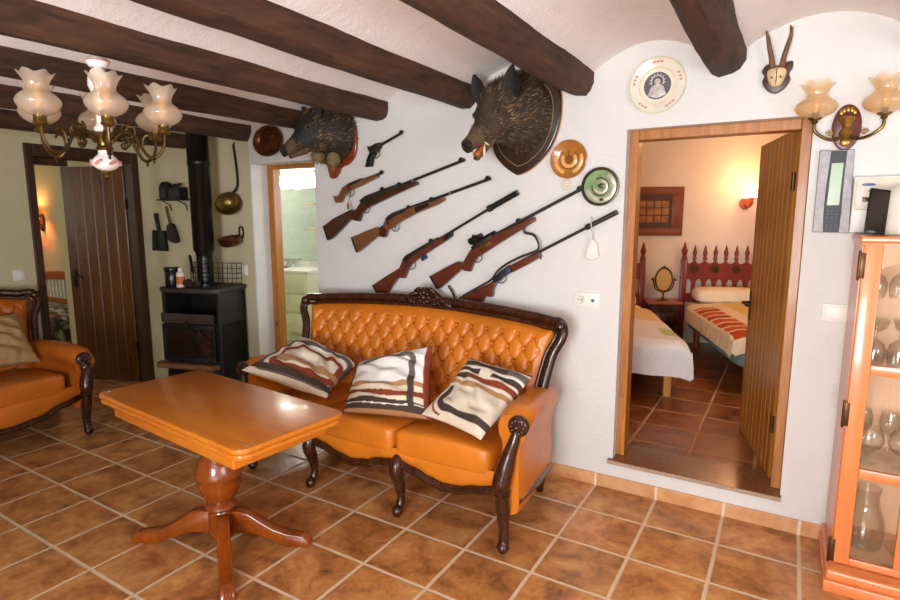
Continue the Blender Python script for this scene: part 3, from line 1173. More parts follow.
def pat_plush(u, v):
    f = 0.5 + 0.5 * mnoise.noise(Vector((u * 9, v * 5, 3)))
    a, b = lin('#8e6a3c'), lin('#c8a878')
    return tuple(a[i] + (b[i] - a[i]) * f for i in range(3)) + (1,)


def cushion(label, corners, thick, pat, seed, sag=0.0, fold=0.0, sagline=0.5):
    """square cushion through four corner points: bottom left, bottom right, top right, top left"""
    bl, br, tr, tl = [Vector(c) for c in corners]
    ctr = (bl + br + tr + tl) / 4
    nx = ((br - bl) + (tr - tl)).cross((tl - bl) + (tr - br)).normalized()
    N = 96
    m = MB()
    store = []
    for side_ in (1, -1):
        rows = []
        for i in range(N + 1):
            row = []
            for j in range(N + 1):
                a, b = i / N * 2 - 1, j / N * 2 - 1
                pa = a * (1 - 0.07 * (1 - b * b) * abs(a) ** 5)
                pb = b * (1 - 0.07 * (1 - a * a) * abs(b) ** 5)
                u, v = pa / 2 + .5, pb / 2 + .5
                p = (bl * (1 - u) + br * u) * (1 - v) + (tl * (1 - u) + tr * u) * v
                t = thick * (max(0, 1 - abs(a) ** 2.6) * max(0, 1 - abs(b) ** 2.6)) ** 0.5
                t += thick * 0.24 * mnoise.noise(Vector((a * 2.2 + seed, b * 2.2, side_))) * (1 - max(abs(a), abs(b)) ** 3)
                t += fold * thick * 0.10 * math.sin(13 * (a * 0.5 + b) + 3 * mnoise.noise(Vector((a * 2, b * 2, seed)))) * (1 - max(abs(a), abs(b)) ** 2)
                s_ = -sag * math.exp(-((v - sagline) / 0.28) ** 2)
                row.append(m.bm.verts.new(p - ctr + nx * (side_ * t + s_)))
                store.append((i / N, j / N))
            rows.append(row)
        for i in range(N):
            for j in range(N):
                f = [rows[i][j], rows[i + 1][j], rows[i + 1][j + 1], rows[i][j + 1]]
                m._f(f if side_ == 1 else list(reversed(f)))
    obj = m.build('cushion', 'cushion_cloth', None, angle=120, merge=0)
    pattern(obj, lambda i, co: pat(*store[i]))
    obj.location = ctr
    tag(obj, label, 'cushion', None)
    return obj


GC = 'striped cushions on the sofa'
cushion('square cushion leaning upright with a grey framed cream panel, middle of the sofa', [(-2.00, 2.20, 0.51), (-1.52, 2.33, 0.51), (-1.65, 2.55, 0.845), (-2.18, 2.55, 0.675)], 0.088, pat_mid, 1.0, 0, 1.6)['group'] = GC
cushion('striped brown and cream cushion folded against the sofa arm nearest the bedroom', [(-1.56, 2.30, 0.545), (-1.14, 2.16, 0.545), (-1.07, 2.60, 0.750), (-1.45, 2.62, 0.79)], 0.056, pat_a, 5.0, 0.012, 2)['group'] = GC
cushion('rumpled cushion with grey and rust stripes at the sofa end behind the table', [(-2.69, 2.10, 0.665), (-2.14, 2.22, 0.555), (-2.22, 2.60, 0.665), (-2.72, 2.62, 0.765)], 0.066, pat_b, 9.0, 0.0, 2)['group'] = GC
cushion('crumpled beige plush cushion on the armchair', [(-4.56, 1.40, 0.52), (-4.56, 1.85, 0.52), (-4.74, 1.80, 0.86), (-4.74, 1.38, 0.90)], 0.075, pat_plush, 14.0, 0, 2)


# ------------------------------------------------------------------ pedestal table
tb = thing('pedestal_table', 'orange varnished folding-top table on a turned four-foot pedestal', 'table', (-2.239, 1.59, 0), R(-5.2))


def round_rect(hx, hy, r, n=8):
    out = []
    for cx, cy, a0 in ((hx - r, hy - r, 0), (-hx + r, hy - r, 90), (-hx + r, -hy + r, 180), (hx - r, -hy + r, 270)):
        for k in range(n + 1):
            a = R(a0 + 90 * k / n)
            out.append((cx + r * math.cos(a), cy + r * math.sin(a)))
    return out


flat = lambda a, b, d: (a, b, d)
m = MB(); m.prism(round_rect(0.598, 0.27, 0.055), 0.676, 0.70, flat, 0.008, 3); m.build('table_top', 'table_wood', tb)
m = MB(); m.prism(round_rect(0.593, 0.265, 0.055), 0.651, 0.6745, flat, 0.008, 3); m.build('folding_leaf', 'table_wood', tb)
m = MB(); m.prism(round_rect(0.50, 0.232, 0.01), 0.590, 0.651, flat, 0.004); m.prism(round_rect(0.515, 0.243, 0.012), 0.632, 0.650, flat, 0.006)
m.prism(round_rect(0.488, 0.222, 0.01), 0.582, 0.592, flat, 0.003); m.build('apron', 'table_wood', tb)
for sx_ in (0.57, -0.57):
    for sy_ in (-0.215,):
        m = MB(); m.cyl((sx_, sy_, 0.70), (sx_, sy_, 0.7015), 0.008); m.build('pivot_cap', 'bright_steel', tb)
m = MB()
m.lathe([(0.095, 0.585), (0.09, 0.565), (0.076, 0.545), (0.070, 0.50), (0.068, 0.465), (0.070, 0.448), (0.086, 0.428), (0.098, 0.40), (0.105, 0.362), (0.109, 0.358), (0.109, 0.350), (0.105, 0.346), (0.100, 0.305), (0.086, 0.262), (0.064, 0.226), (0.052, 0.212),
         (0.066, 0.202), (0.072, 0.19), (0.066, 0.178), (0.054, 0.172), (0.060, 0.158), (0.062, 0.06), (0.054, 0.035), (0.0, 0.03)], (0, 0, 0), 40)
m.build('pedestal', 'table_dark_wood', tb)
for k in range(4):
    a = R((211, 27, 325, 145)[k] + 5.2)
    dirv = Vector((math.cos(a), math.sin(a), 0)) * (1.12 if k == 2 else 1.0); sv = Vector((-dirv.y, dirv.x, 0)).normalized()
    up_ = [(0.04, 0.165), (0.09, 0.172), (0.14, 0.160), (0.20, 0.122), (0.26, 0.086), (0.32, 0.066), (0.37, 0.060), (0.405, 0.054), (0.43, 0.036), (0.435, 0.010), (0.42, 0.0), (0.33, 0.0), (0.30, 0.008), (0.23, 0.036), (0.16, 0.058), (0.10, 0.060), (0.04, 0.060)]
    m = MB()
    m.prism(up_, -0.03, 0.03, lambda p, q, d: tuple(dirv * p + sv * d + Vector((0, 0, q))), 0.010, 2)
    for e in (-0.012, 0.0, 0.012):
        m.tube([dirv * 0.395 + sv * e + Vector((0, 0, 0.056)), dirv * 0.425 + sv * e + Vector((0, 0, 0.038)), dirv * 0.436 + sv * e + Vector((0, 0, 0.012))], 0.006, 6)
    m.build('foot', 'table_dark_wood', tb, merge=0)

# ------------------------------------------------------------------ guns on the wall
def gun(name, label, group, stock, stock_mat, barrel, brad, receiver=None, rec_mat='gun_steel', sights=(), guard=None, bolt=None, fore=None, extra=None, butt=None):
    x0, z0 = stock[0]
    Y0 = WY - 0.002
    root = thing(name, label, 'gun', (x0, Y0, z0), 0, group)

    def q(p, y=-0.026):
        return (p[0] - x0, y, p[1] - z0)

    def rel(poly):
        return [(a - x0, b - z0) for a, b in poly]
    m = MB(); m.prism(rel(stock), -0.044, -0.006, None, 0.008, 3)
    m.build('stock', stock_mat, root, angle=50)
    if fore:
        m = MB(); m.prism(rel(fore), -0.044, -0.008, None, 0.008, 3); m.build('fore_end', stock_mat, root, angle=50)
    m = MB(); m.tube([q(barrel[0]), q(barrel[1])], brad, 12); m.build('barrel', 'gun_steel', root)
    d = (Vector(q(barrel[1])) - Vector(q(barrel[0]))).normalized()
    up_ = Vector((-d.z, 0, d.x))
    if receiver:
        m = MB(); m.prism(rel(receiver), -0.048, -0.006, None, 0.004, 2); m.build('receiver', rec_mat, root, angle=50)
    for s_ in sights:
        m = MB()
        c = Vector(q(s_))
        m.prism([(-0.020, -0.006), (-0.010, 0.010), (0.004, 0.013), (0.014, 0.004), (0.018, -0.006)], -0.006, 0.006,
                lambda a, b, e: tuple(c + d * a + up_ * b + Vector((0, e, 0))), 0.002)
        m.build('sight', 'gun_black', root)
    if guard:
        m = MB()
        c = Vector(q(guard))
        pts = [c + d * (0.030 * math.cos(a)) + up_ * (0.004 + 0.022 * math.sin(a)) for a in [PI + k * PI / 10 for k in range(11)]]
        m.tube([c + d * -0.034 + up_ * 0.018] + pts + [c + d * 0.034 + up_ * 0.018], 0.0028, 6)
        m.tube([c + up_ * 0.015, c - up_ * 0.004 - d * 0.006], 0.003, 6)
        m.build('trigger_guard', 'gun_steel', root, merge=0)
    if bolt:
        m = MB()
        c = Vector(q(bolt, -0.046))
        m.tube([c, c + Vector((0, -0.02, 0)) - up_ * 0.02, c + Vector((0, -0.022, 0)) - up_ * 0.04], 0.004, 8)
        m.ell(tuple(c + Vector((0, -0.022, 0)) - up_ * 0.044), (0.008, 0.008, 0.008), None, 10, 8)
        m.build('bolt_handle', 'gun_steel', root, merge=0)
    if butt:
        a, b = Vector(q(butt[0], 0)), Vector(q(butt[1], 0))
        n_ = Vector((-(b - a).z, 0, (b - a).x)).normalized()
        if n_.x > 0: n_ = -n_
        m = MB()
        P = [a, b, b + n_ * 0.010, a + n_ * 0.010]
        m.prism([(p.x, p.z) for p in P], -0.044, -0.006, None, 0.003); m.build('butt_pad', 'gun_black', root)
    if extra:
        extra(root, q, rel, d, up_)
    return root


def tag_string(root, q, rel, d, up_):
    m = MB(); m.tube(spline([q((-2.662, 1.712), -.03), q((-2.652, 1.67), -.062), q((-2.655, 1.64), -.068)], 5), 0.0025, 6); m.build('tag_string', 'gilt', root)
    m = MB(); m.prism(rel([(-2.665, 1.645), (-2.648, 1.645), (-2.645, 1.605), (-2.662, 1.600)]), -0.071, -0.067, None, 0.001); m.build('paper_tag', 'gilt', root)


G5 = 'hunting rifles on the wall above the sofa'
gun('hunting_rifle', 'dark walnut rifle with open sights, uppermost long gun above the sofa', G5,
    [(-2.918, 1.488), (-2.831, 1.538), (-2.656, 1.603), (-2.621, 1.594), (-2.58, 1.639), (-2.556, 1.668), (-2.367, 1.713), (-2.222, 1.756), (-2.101, 1.777), (-2.094, 1.758), (-2.187, 1.727), (-2.313, 1.683), (-2.481, 1.623), (-2.529, 1.606), (-2.566, 1.573), (-2.592, 1.519), (-2.646, 1.528), (-2.662, 1.539), (-2.762, 1.461), (-2.847, 1.395), (-2.88, 1.385)],
    'walnut_stock', [(-2.36, 1.722), (-1.749, 1.896)], 0.0095, [(-2.58, 1.660), (-2.527, 1.692), (-2.366, 1.736), (-2.257, 1.764), (-2.247, 1.745), (-2.367, 1.702), (-2.547, 1.640)], 'gun_steel',
    [(-1.775, 1.900), (-2.249, 1.765), (-2.39, 1.738)], (-2.529, 1.596), (-2.52, 1.675),
    None, lambda r, q, rel, d, u: MB().tube([q((-2.14, 1.782)), q((-2.125, 1.787))], 0.0125, 12).build('muzzle_band', 'bright_steel', r), [(-2.918, 1.488), (-2.88, 1.385)])


def rifle_b(r, q, rel, d, u):
    MB().tube([q((-1.855, 1.697)), q((-1.842, 1.701))], 0.0125, 12).build('muzzle_band', 'bright_steel', r)
    MB().prism(rel([(-2.116, 1.611), (-2.005, 1.640), (-1.993, 1.621), (-2.103, 1.579)]), -0.0455, -0.03, None, 0.003).build('hand_guard', 'gun_black', r)
    MB().prism(rel([(-2.405, 1.478), (-2.379, 1.494), (-2.341, 1.463), (-2.363, 1.413), (-2.408, 1.417)]), -0.0455, -0.03, None, 0.003).build('grip', 'walnut_stock', r)


gun('hunting_rifle', 'light brown figured rifle with a dark grip, second long gun from the top', G5,
    [(-2.655, 1.41), (-2.548, 1.446), (-2.436, 1.482), (-2.405, 1.478), (-2.379, 1.494), (-2.349, 1.543), (-2.293, 1.563), (-2.203, 1.598), (-2.005, 1.645), (-1.894, 1.671), (-1.892, 1.654), (-1.942, 1.628), (-2.11, 1.572), (-2.232, 1.519), (-2.294, 1.483), (-2.341, 1.463), (-2.363, 1.413), (-2.408, 1.417), (-2.416, 1.428), (-2.505, 1.369), (-2.597, 1.308), (-2.609, 1.305)],
    'brown_stock', [(-2.19, 1.602), (-1.569, 1.778)], 0.0095, [(-2.358, 1.535), (-2.328, 1.560), (-2.286, 1.580), (-2.183, 1.610), (-2.176, 1.592), (-2.272, 1.555), (-2.336, 1.520)], 'gun_steel',
    [(-1.590, 1.783), (-2.175, 1.614), (-1.995, 1.664)], (-2.28, 1.474), (-2.328, 1.548), None, rifle_b, [(-2.655, 1.41), (-2.609, 1.305)])


def rifle_c(r, q, rel, d, u):
    a, b = Vector(q((-1.570, 1.603))), Vector(q((-1.390, 1.692)))
    MB().tube([a, b], 0.0175, 16).build('suppressor', 'gun_black', r)
    MB().tube([a - d * 0.014, a + d * 0.008], 0.021, 16).build('muzzle_collar', 'gun_steel', r)
    MB().prism(rel([(-2.085, 1.300), (-2.048, 1.322), (-2.030, 1.282), (-2.066, 1.262)]), -0.036, -0.012, None, 0.004).build('magazine', 'magazine_blue', r)
    MB().prism(rel([(-1.885, 1.436), (-1.834, 1.453), (-1.836, 1.430), (-1.89, 1.394)]), -0.0455, -0.005, None, 0.006).build('fore_end_cap', 'gun_black', r)


gun('hunting_rifle', 'red brown rifle with a long black suppressor and blue magazine, third long gun down', G5,
    [(-2.473, 1.083), (-2.37, 1.143), (-2.267, 1.198), (-2.247, 1.209), (-2.225, 1.25), (-2.208, 1.276), (-2.167, 1.302), (-2.007, 1.38), (-1.885, 1.436), (-1.834, 1.452), (-1.837, 1.431), (-1.892, 1.392), (-2.039, 1.31), (-2.143, 1.244), (-2.174, 1.216), (-2.205, 1.142), (-2.251, 1.144), (-2.268, 1.133), (-2.37, 1.014), (-2.417, 1.005)],
    'red_stock', [(-1.96, 1.396), (-1.55, 1.613)], 0.0085, [(-2.216, 1.268), (-2.191, 1.296), (-2.007, 1.390), (-1.938, 1.420), (-1.933, 1.404), (-2.102, 1.315), (-2.203, 1.250)], 'gun_steel',
    [(-2.0, 1.398)], (-2.148, 1.224), (-2.185, 1.282), None, rifle_c, [(-2.473, 1.083), (-2.417, 1.005)])


def rifle_d(r, q, rel, d, u):
    # red-dot sight on its mount
    m = MB()
    c = Vector(q((-1.665, 1.418)))
    m.tube([c - d * 0.05, c + d * 0.012], 0.021, 16); m.tube([c + d * 0.012, c + d * 0.045], 0.017, 16)
    m.ell(tuple(c + u * 0.022 - d * 0.012), (0.010, 0.010, 0.010), None, 10, 8)
    m.ell(tuple(c + u * 0.002 + d * 0.035 + Vector((0, -0.018, 0))), (0.012, 0.010, 0.012), None, 10, 8)
    m.build('scope', 'gun_black', r, merge=0)
    a, b = Vector(q((-1.69, 1.385))), Vector(q((-1.535, 1.460)))
    MB().tube([a, b], 0.011, 8).build('scope_mount', 'gun_black', r)
    MB().prism(rel([(-1.628, 1.365), (-1.565, 1.402), (-1.548, 1.394), (-1.61, 1.352)]), -0.046, -0.03, None, 0.003).build('side_plate', 'brass', r)
    pts = [(-1.341, 1.490), (-1.337, 1.46), (-1.284, 1.448), (-1.249, 1.418), (-1.238, 1.386), (-1.254, 1.356), (-1.351, 1.318), (-1.437, 1.274), (-1.496, 1.231), (-1.541, 1.174), (-1.602, 1.136), (-1.728, 1.065), (-1.784, 1.032), (-1.834, 1.079), (-1.862, 1.115)]
    MB().tube(spline([q(p, -0.058 if 2 < i < 13 else -0.035) for i, p in enumerate(pts)], 5), 0.0075, 8, flat=0.4).build('sling', 'leather_strap', r)


gun('hunting_rifle', 'red brown rifle with a dot sight and hanging sling, muzzle touching the green plate', G5,
    [(-1.995, 1.171), (-1.893, 1.225), (-1.793, 1.272), (-1.751, 1.268), (-1.729, 1.304), (-1.697, 1.351), (-1.666, 1.371), (-1.544, 1.436), (-1.384, 1.507), (-1.279, 1.551), (-1.275, 1.528), (-1.341, 1.487), (-1.513, 1.386), (-1.616, 1.322), (-1.662, 1.299), (-1.701, 1.212), (-1.741, 1.215), (-1.761, 1.226), (-1.851, 1.15), (-1.923, 1.092), (-1.94, 1.092)],
    'red_stock', [(-1.56, 1.432), (-1.007, 1.703)], 0.0095, [(-1.694, 1.365), (-1.651, 1.393), (-1.552, 1.449), (-1.541, 1.431), (-1.635, 1.372), (-1.678, 1.345)], 'gun_steel',
    [(-1.020, 1.707), (-1.384, 1.530)], (-1.65, 1.292), None, None, rifle_d, [(-1.995, 1.171), (-1.94, 1.092)])


def rifle_e(r, q, rel, d, u):
    a, b = Vector(q((-0.963, 1.497))), Vector(q((-0.806, 1.577)))
    MB().tube([a, b], 0.0135, 14).build('muzzle_tube', 'gun_steel', r)
    MB().tube([a - d * 0.012, a + d * 0.01], 0.016, 14).build('muzzle_collar', 'gun_black', r)
    MB().tube([q((-1.245, 1.330)), q((-1.235, 1.306))], 0.004, 8).build('sling_stud', 'gun_steel', r)


gun('hunting_rifle', 'single barrel long gun with blued steel receiver, lowest and partly behind the sofa crest', G5,
    [(-1.757, 1.044), (-1.664, 1.098), (-1.556, 1.15), (-1.528, 1.175), (-1.51, 1.163), (-1.537, 1.113), (-1.545, 1.063), (-1.578, 1.063), (-1.585, 1.075), (-1.613, 1.03), (-1.663, 1.006), (-1.74, 1.011)],
    'red_stock', [(-1.43, 1.254), (-0.95, 1.503)], 0.0085, [(-1.545, 1.172), (-1.489, 1.226), (-1.431, 1.265), (-1.416, 1.223), (-1.466, 1.194), (-1.520, 1.150)], 'gun_blue_steel',
    [], (-1.484, 1.172), None, [(-1.431, 1.262), (-1.337, 1.307), (-1.24, 1.351), (-1.231, 1.322), (-1.308, 1.276), (-1.41, 1.223)], rifle_e, None)

gun('carbine_pistol', 'short wooden stocked pistol with a dangling paper tag, just above the topmost rifle', None,
    [(-2.823, 1.697), (-2.774, 1.696), (-2.731, 1.758), (-2.67, 1.779), (-2.552, 1.809), (-2.423, 1.832), (-2.42, 1.815), (-2.553, 1.768), (-2.662, 1.734), (-2.716, 1.705), (-2.755, 1.653), (-2.8, 1.649)],
    'brown_stock', [(-2.68, 1.772), (-2.386, 1.843)], 0.0085, [(-2.70, 1.768), (-2.66, 1.786), (-2.56, 1.812), (-2.55, 1.800), (-2.65, 1.765)], 'gun_steel', [(-2.392, 1.848)], (-2.664, 1.712), (-2.66, 1.775), None, tag_string)


def revolver_bits(r, q, rel, d, u):
    c = Vector(q((-2.425, 2.012)))
    MB().tube([c - d * 0.022, c + d * 0.022], 0.019, 12).build('cylinder_drum', 'gun_steel', r)
    MB().tube([q((-2.490, 2.005)), q((-2.505, 2.022))], 0.006, 8).build('hammer', 'gun_steel', r)


gun('revolver', 'small dark long barrelled revolver beside the red boar shield', None,
    [(-2.523, 1.887), (-2.506, 1.941), (-2.481, 1.982), (-2.453, 1.988), (-2.438, 1.966), (-2.461, 1.946), (-2.474, 1.889)],
    'gun_black', [(-2.415, 2.018), (-2.217, 2.093)], 0.009, [(-2.495, 2.010), (-2.429, 2.036), (-2.392, 2.040), (-2.395, 2.012), (-2.431, 1.975), (-2.475, 1.975)], 'gun_steel', [(-2.225, 2.096)], (-2.432, 1.962), None, None, revolver_bits)

# ------------------------------------------------------------------ boar heads
def boar(root, base, snout, ears, tuft, seed, shield_fn, fur_mats, mouth, kw=1.0):
    """base: where the neck leaves the shield, snout: nose tip, both relative to root"""
    base, snout = Vector(base), Vector(snout)
    rnd = random.Random(seed)
    F = (snout - base).normalized()
    Rt = F.cross(Vector((0, 0, 1))).normalized()
    L = (snout - base).length
    d0 = Vector((0, -1, 0))
    #       t    up    hw    hh
    prof = [(0.00, 0.00, 0.175, 0.215), (0.15, 0.012, 0.170, 0.205), (0.30, 0.025, 0.148, 0.180), (0.43, 0.035, 0.125, 0.152), (0.53, 0.030, 0.108, 0.128),
            (0.62, 0.014, 0.092, 0.104), (0.71, 0.004, 0.070, 0.076), (0.80, -0.002, 0.053, 0.056), (0.89, -0.008, 0.041, 0.043), (0.96, -0.010, 0.036, 0.037), (0.985, -0.010, 0.031, 0.032)]

    def frame(t):
        w_ = min(1, t / 0.35)
        f = (d0 * (1 - w_) + F * w_).normalized()
        r_ = f.cross(Vector((0, 0, 1))).normalized()
        u_ = r_.cross(f)
        c = base * (1 - t) + snout * t + Vector((0, 0, 0.03)) * math.sin(PI * t)
        return c, f, r_, u_
    N = 36
    rings, info = [], []
    for i in range(len(prof) * 4 - 3):
        k = min(i // 4, len(prof) - 2)
        g = (i - k * 4) / 4
        t, up_, hw, hh = [prof[k][j] + (prof[k + 1][j] - prof[k][j]) * g for j in range(4)]
        hw, hh = hw * (kw + (1 - kw) * t), hh * (kw + (1 - kw) * t)
        c, f, r_, u_ = frame(t)
        ring = []
        for n in range(N):
            a = 2 * PI * n / N
            ca, sa = math.cos(a), math.sin(a)
            e = 1.0
            # cheek swelling and brow ridge
            if 0.38 < t < 0.7:
                e += 0.10 * math.exp(-((t - 0.52) / 0.10) ** 2) * math.exp(-((sa + 0.35) / 0.5) ** 2)
                e += 0.10 * math.exp(-((t - 0.60) / 0.05) ** 2) * math.exp(-((sa - 0.55) / 0.25) ** 2)
            p = c + u_ * up_ + r_ * (ca * hw * e) + u_ * (sa * hh * e)
            nz = mnoise.noise(p * 16 + Vector((seed, 0, 0))) * 0.008 * (1 if t < .8 else 0.4)
            p += (r_ * ca + u_ * sa) * nz
            ring.append(p)
        rings.append(ring); info.append(t)
    m = MB(); m.loft(rings)
    head = m.build('head', [fur_mats[0]], root, angle=90)
    # muzzle skin: a sleeve just over the front part
    mr = [[p + (p - sum(r, Vector()) / N).normalized() * 0.002 for p in r] for r, t in zip(rings, info) if t > 0.80]
    m = MB(); m.loft(mr); m.build('muzzle', 'boar_muzzle', root, angle=90)
    # nose disc
    c, f, r_, u_ = frame(1.0)
    m = MB()
    rm = rotfrom(r_, u_, f)
    m.lathe([(0.030, -0.02), (0.038, -0.006), (0.037, 0.006), (0.028, 0.010), (0.0, 0.008)], c - f * 0.008 + u_ * -0.01, 20, rm)
    nose = m.build('snout', 'boar_snout', root, angle=50)
    m = MB()
    for s_ in (-1, 1):
        m.ell(tuple(c + r_ * (s_ * 0.016) + f * 0.001 - u_ * 0.006), (0.009, 0.009, 0.011), None, 10, 8)
    m.build('nostril', 'eye_black', nose, merge=0)
    # lower jaw, open
    drop = mouth
    jr = []
    for k in range(9):
        g = k / 8
        t = 0.66 + 0.25 * g
        c, f, r_, u_ = frame(t)
        hw = 0.052 * (1 - g) + 0.026 * g
        hh = 0.034 * (1 - g) + 0.014 * g
        off = -0.058 * (1 - g) - (0.050 + drop) * g
        jr.append([c + u_ * (off + hh * math.sin(2 * PI * n / 20)) + r_ * (hw * math.cos(2 * PI * n / 20)) for n in range(20)])
    m = MB(); m.loft(jr); jaw = m.build('lower_jaw', 'boar_muzzle', root, angle=90)
    if drop > 0.02:
        tr = []
        for k in range(9):
            g = k / 8
            t = 0.60 + 0.31 * g
            c, f, r_, u_ = frame(t)
            off = -0.062 * (1 - g) - (0.032 + drop) * g + 0.008 * math.sin(PI * g)
            hw = 0.034 * (1 - g) + 0.022 * g
            tr.append([c + u_ * (off + 0.012 * math.sin(2 * PI * n / 14)) + r_ * (hw * math.cos(2 * PI * n / 14)) for n in range(14)])
        m = MB(); m.loft(tr); m.build('tongue', 'tongue_red', root, angle=90)
        for s_ in (-1, 1):
            for t, off, h, rr in ((0.86, -0.055 - drop * .85, 0.050, 0.008), (0.80, -0.045, -0.020, 0.005)):
                c, f, r_, u_ = frame(t)
                b_ = c + r_ * (s_ * 0.036) + u_ * off
                m = MB(); m.tube(spline([b_, b_ + u_ * h * .55 + r_ * (s_ * 0.010), b_ + u_ * h + r_ * (s_ * 0.012) - f * 0.012], 4), lerp_list([rr, rr * .8, 0.0015], 9), 8)
                m.build('tusk', 'ivory', root)
    # eyes
    for s_ in (-1, 1):
        c, f, r_, u_ = frame(0.60)
        p = c + r_ * (s_ * 0.080) + u_ * 0.072
        m = MB(); m.ell(tuple(p), (0.014, 0.014, 0.014), None, 14, 10); eye = m.build('eye', 'eye_black', root)
        m = MB()
        m.tube([p + f * (0.020 * math.cos(a)) + u_ * (0.014 * math.sin(a)) + r_ * (s_ * 0.004) for a in [k * PI / 8 for k in range(16)]], 0.005, 6, True)
        m.build('eyelid', 'boar_muzzle', eye)
    # ears
    for s_ in (-1, 1):
        c, f, r_, u_ = frame(0.35)
        b_ = c + r_ * (s_ * 0.112) + u_ * 0.128
        up2 = (u_ * 1.0 + r_ * (s_ * 0.22) - f * 0.15).normalized()
        side_ = up2.cross(f).normalized()
        fw = side_.cross(up2)
        H_, W_ = ears

        def earf(u, v, sg):
            x = (u * 2 - 1)
            wv_ = W_ * (0.55 + 0.75 * v - 1.28 * v ** 2.6) if v < 1 else 0
            cup = 0.018 * (x * x)
            return b_ + up2 * (v * H_ - 0.02) + side_ * (x * max(wv_, 0.001)) + fw * (cup + sg * 0.005 * (1 - x * x))
        m = MB()
        m.sheet(lambda u, v: earf(u, v, 1), 10, 12); m.sheet(lambda u, v: earf(u, v, -1), 10, 12)
        m.build('ear', 'boar_fur_dark', root, angle=90)
    # bristles
    for nm, cnt, ln in (('fur', 9000, 0.036),):
        m = MB()
        for _ in range(cnt):
            i = rnd.randrange(0, len(rings) - 1)
            t = info[i]
            if t > 0.86 or (t > 0.70 and rnd.random() < 0.5):
                continue
            n = rnd.randrange(N)
            p = rings[i][n].lerp(rings[i + 1][n], rnd.random()).lerp(rings[i][(n + 1) % N], rnd.random())
            c, f, r_, u_ = frame(t)
            out = (p - c).normalized()
            back = (-f * 0.9 + out * rnd.uniform(0.35, 0.8) + Vector((rnd.uniform(-.25, .25),) * 3)).normalized()
            l_ = ln * rnd.uniform(0.6, 1.3) * (0.5 if t > 0.55 else 1.0) * (1.35 if (out.z > 0.7) else 1)
            sd = back.cross(out).normalized() * rnd.uniform(0.0022, 0.0040)
            a = p - out * 0.004
            m.mi = 0 if rnd.random() < 0.5 else 1
            if (t > 0.5 and rnd.random() < 0.35) or rnd.random() < 0.08: m.mi = 2
            v = [m.bm.verts.new(a - sd), m.bm.verts.new(a + sd), m.bm.verts.new(a + back * l_)]
            m._f(v)
        o = m.build(nm, ['boar_fur', 'boar_fur_dark', 'boar_fur_pale'], root, smooth=False, merge=0)
        o['kind'] = 'stuff'
    if tuft:
        m = MB()
        for (p, r3) in tuft:
            m.ell(p, r3, None, 16, 12)
            for _ in range(160):
                a = Vector((rnd.gauss(0, 1), rnd.gauss(0, 1), rnd.gauss(0, 1))).normalized()
                q_ = Vector(p) + Vector((a.x * r3[0], a.y * r3[1], a.z * r3[2])) * .96
                dn = (a * .6 + Vector((0, -.2, -.8))).normalized()
                sd = dn.cross(a).normalized() * 0.003
                m._f([m.bm.verts.new(q_ - sd), m.bm.verts.new(q_ + sd), m.bm.verts.new(q_ + dn * 0.03)])
        m.build('throat_tuft', 'boar_fur_pale', root, merge=0)


# nearer boar on a dark pointed shield
b1 = thing('mounted_boar_head', 'open mouthed boar head with orange tongue on a dark pointed shield', 'boar head', (-1.365, WY, 2.09), 0, 'mounted boar heads')
sh1 = [(0.0, 0.29), (0.10, 0.28), (0.18, 0.23), (0.222, 0.13), (0.222, 0.0), (0.195, -0.10), (0.145, -0.185), (0.06, -0.26), (-0.02, -0.295), (-0.06, -0.285), (-0.13, -0.235), (-0.185, -0.165), (-0.215, -0.05), (-0.222, 0.06), (-0.205, 0.17), (-0.14, 0.255), (-0.07, 0.285)]


def shield(root, outline, mat, inner=None):
    sp = [(p.x, p.z) for p in spline([(a, 0, b) for a, b in outline], 4, True)]
    m = MB(); m.prism(sp, -0.028, -0.001, None, 0.010, 3)
    o = m.build('shield', mat, root, angle=50)
    if inner:
        m = MB(); m.tube([(a * inner, -0.028, b * inner - 0.01) for a, b in sp], 0.0022, 6, True); m.build('carved_line', 'boar_fur_pale', o)
        m = MB(); m.tube([(a * 0.995, -0.004, b * 0.995) for a, b in sp], 0.004, 6, True); m.build('pale_edge', 'pine_light', o)


shield(b1, sh1, 'shield_dark', 0.80)
boar(b1, (0.0, -0.02, 0.045), (-0.132, -0.46, -0.165), (0.160, 0.076), None, 11, None, ('boar_hide',), 0.05)
b2 = thing('mounted_boar_head', 'dark boar head with pale throat on a reddish shield nearest the bathroom doorway', 'boar head', (-2.78, WY, 2.07), 0, 'mounted boar heads')
sh2 = [(0.0, 0.20), (0.08, 0.19), (0.14, 0.15), (0.17, 0.06), (0.172, -0.03), (0.15, -0.105), (0.095, -0.155), (0.03, -0.175), (0.0, -0.215), (-0.03, -0.245), (-0.075, -0.245), (-0.095, -0.20), (-0.11, -0.155), (-0.17, -0.13), (-0.21, -0.075), (-0.21, 0.03), (-0.17, 0.12), (-0.09, 0.185)]
shield(b2, sh2, 'shield_red')
boar(b2, (0.02, -0.02, 0.05), (-0.125, -0.42, -0.085), (0.105, 0.036),
     [((0.03, -0.10, -0.125), (0.05, 0.045, 0.055)), ((-0.08, -0.13, -0.10), (0.05, 0.05, 0.045))], 23, None, ('boar_fur_dark',), 0.012, 0.84)

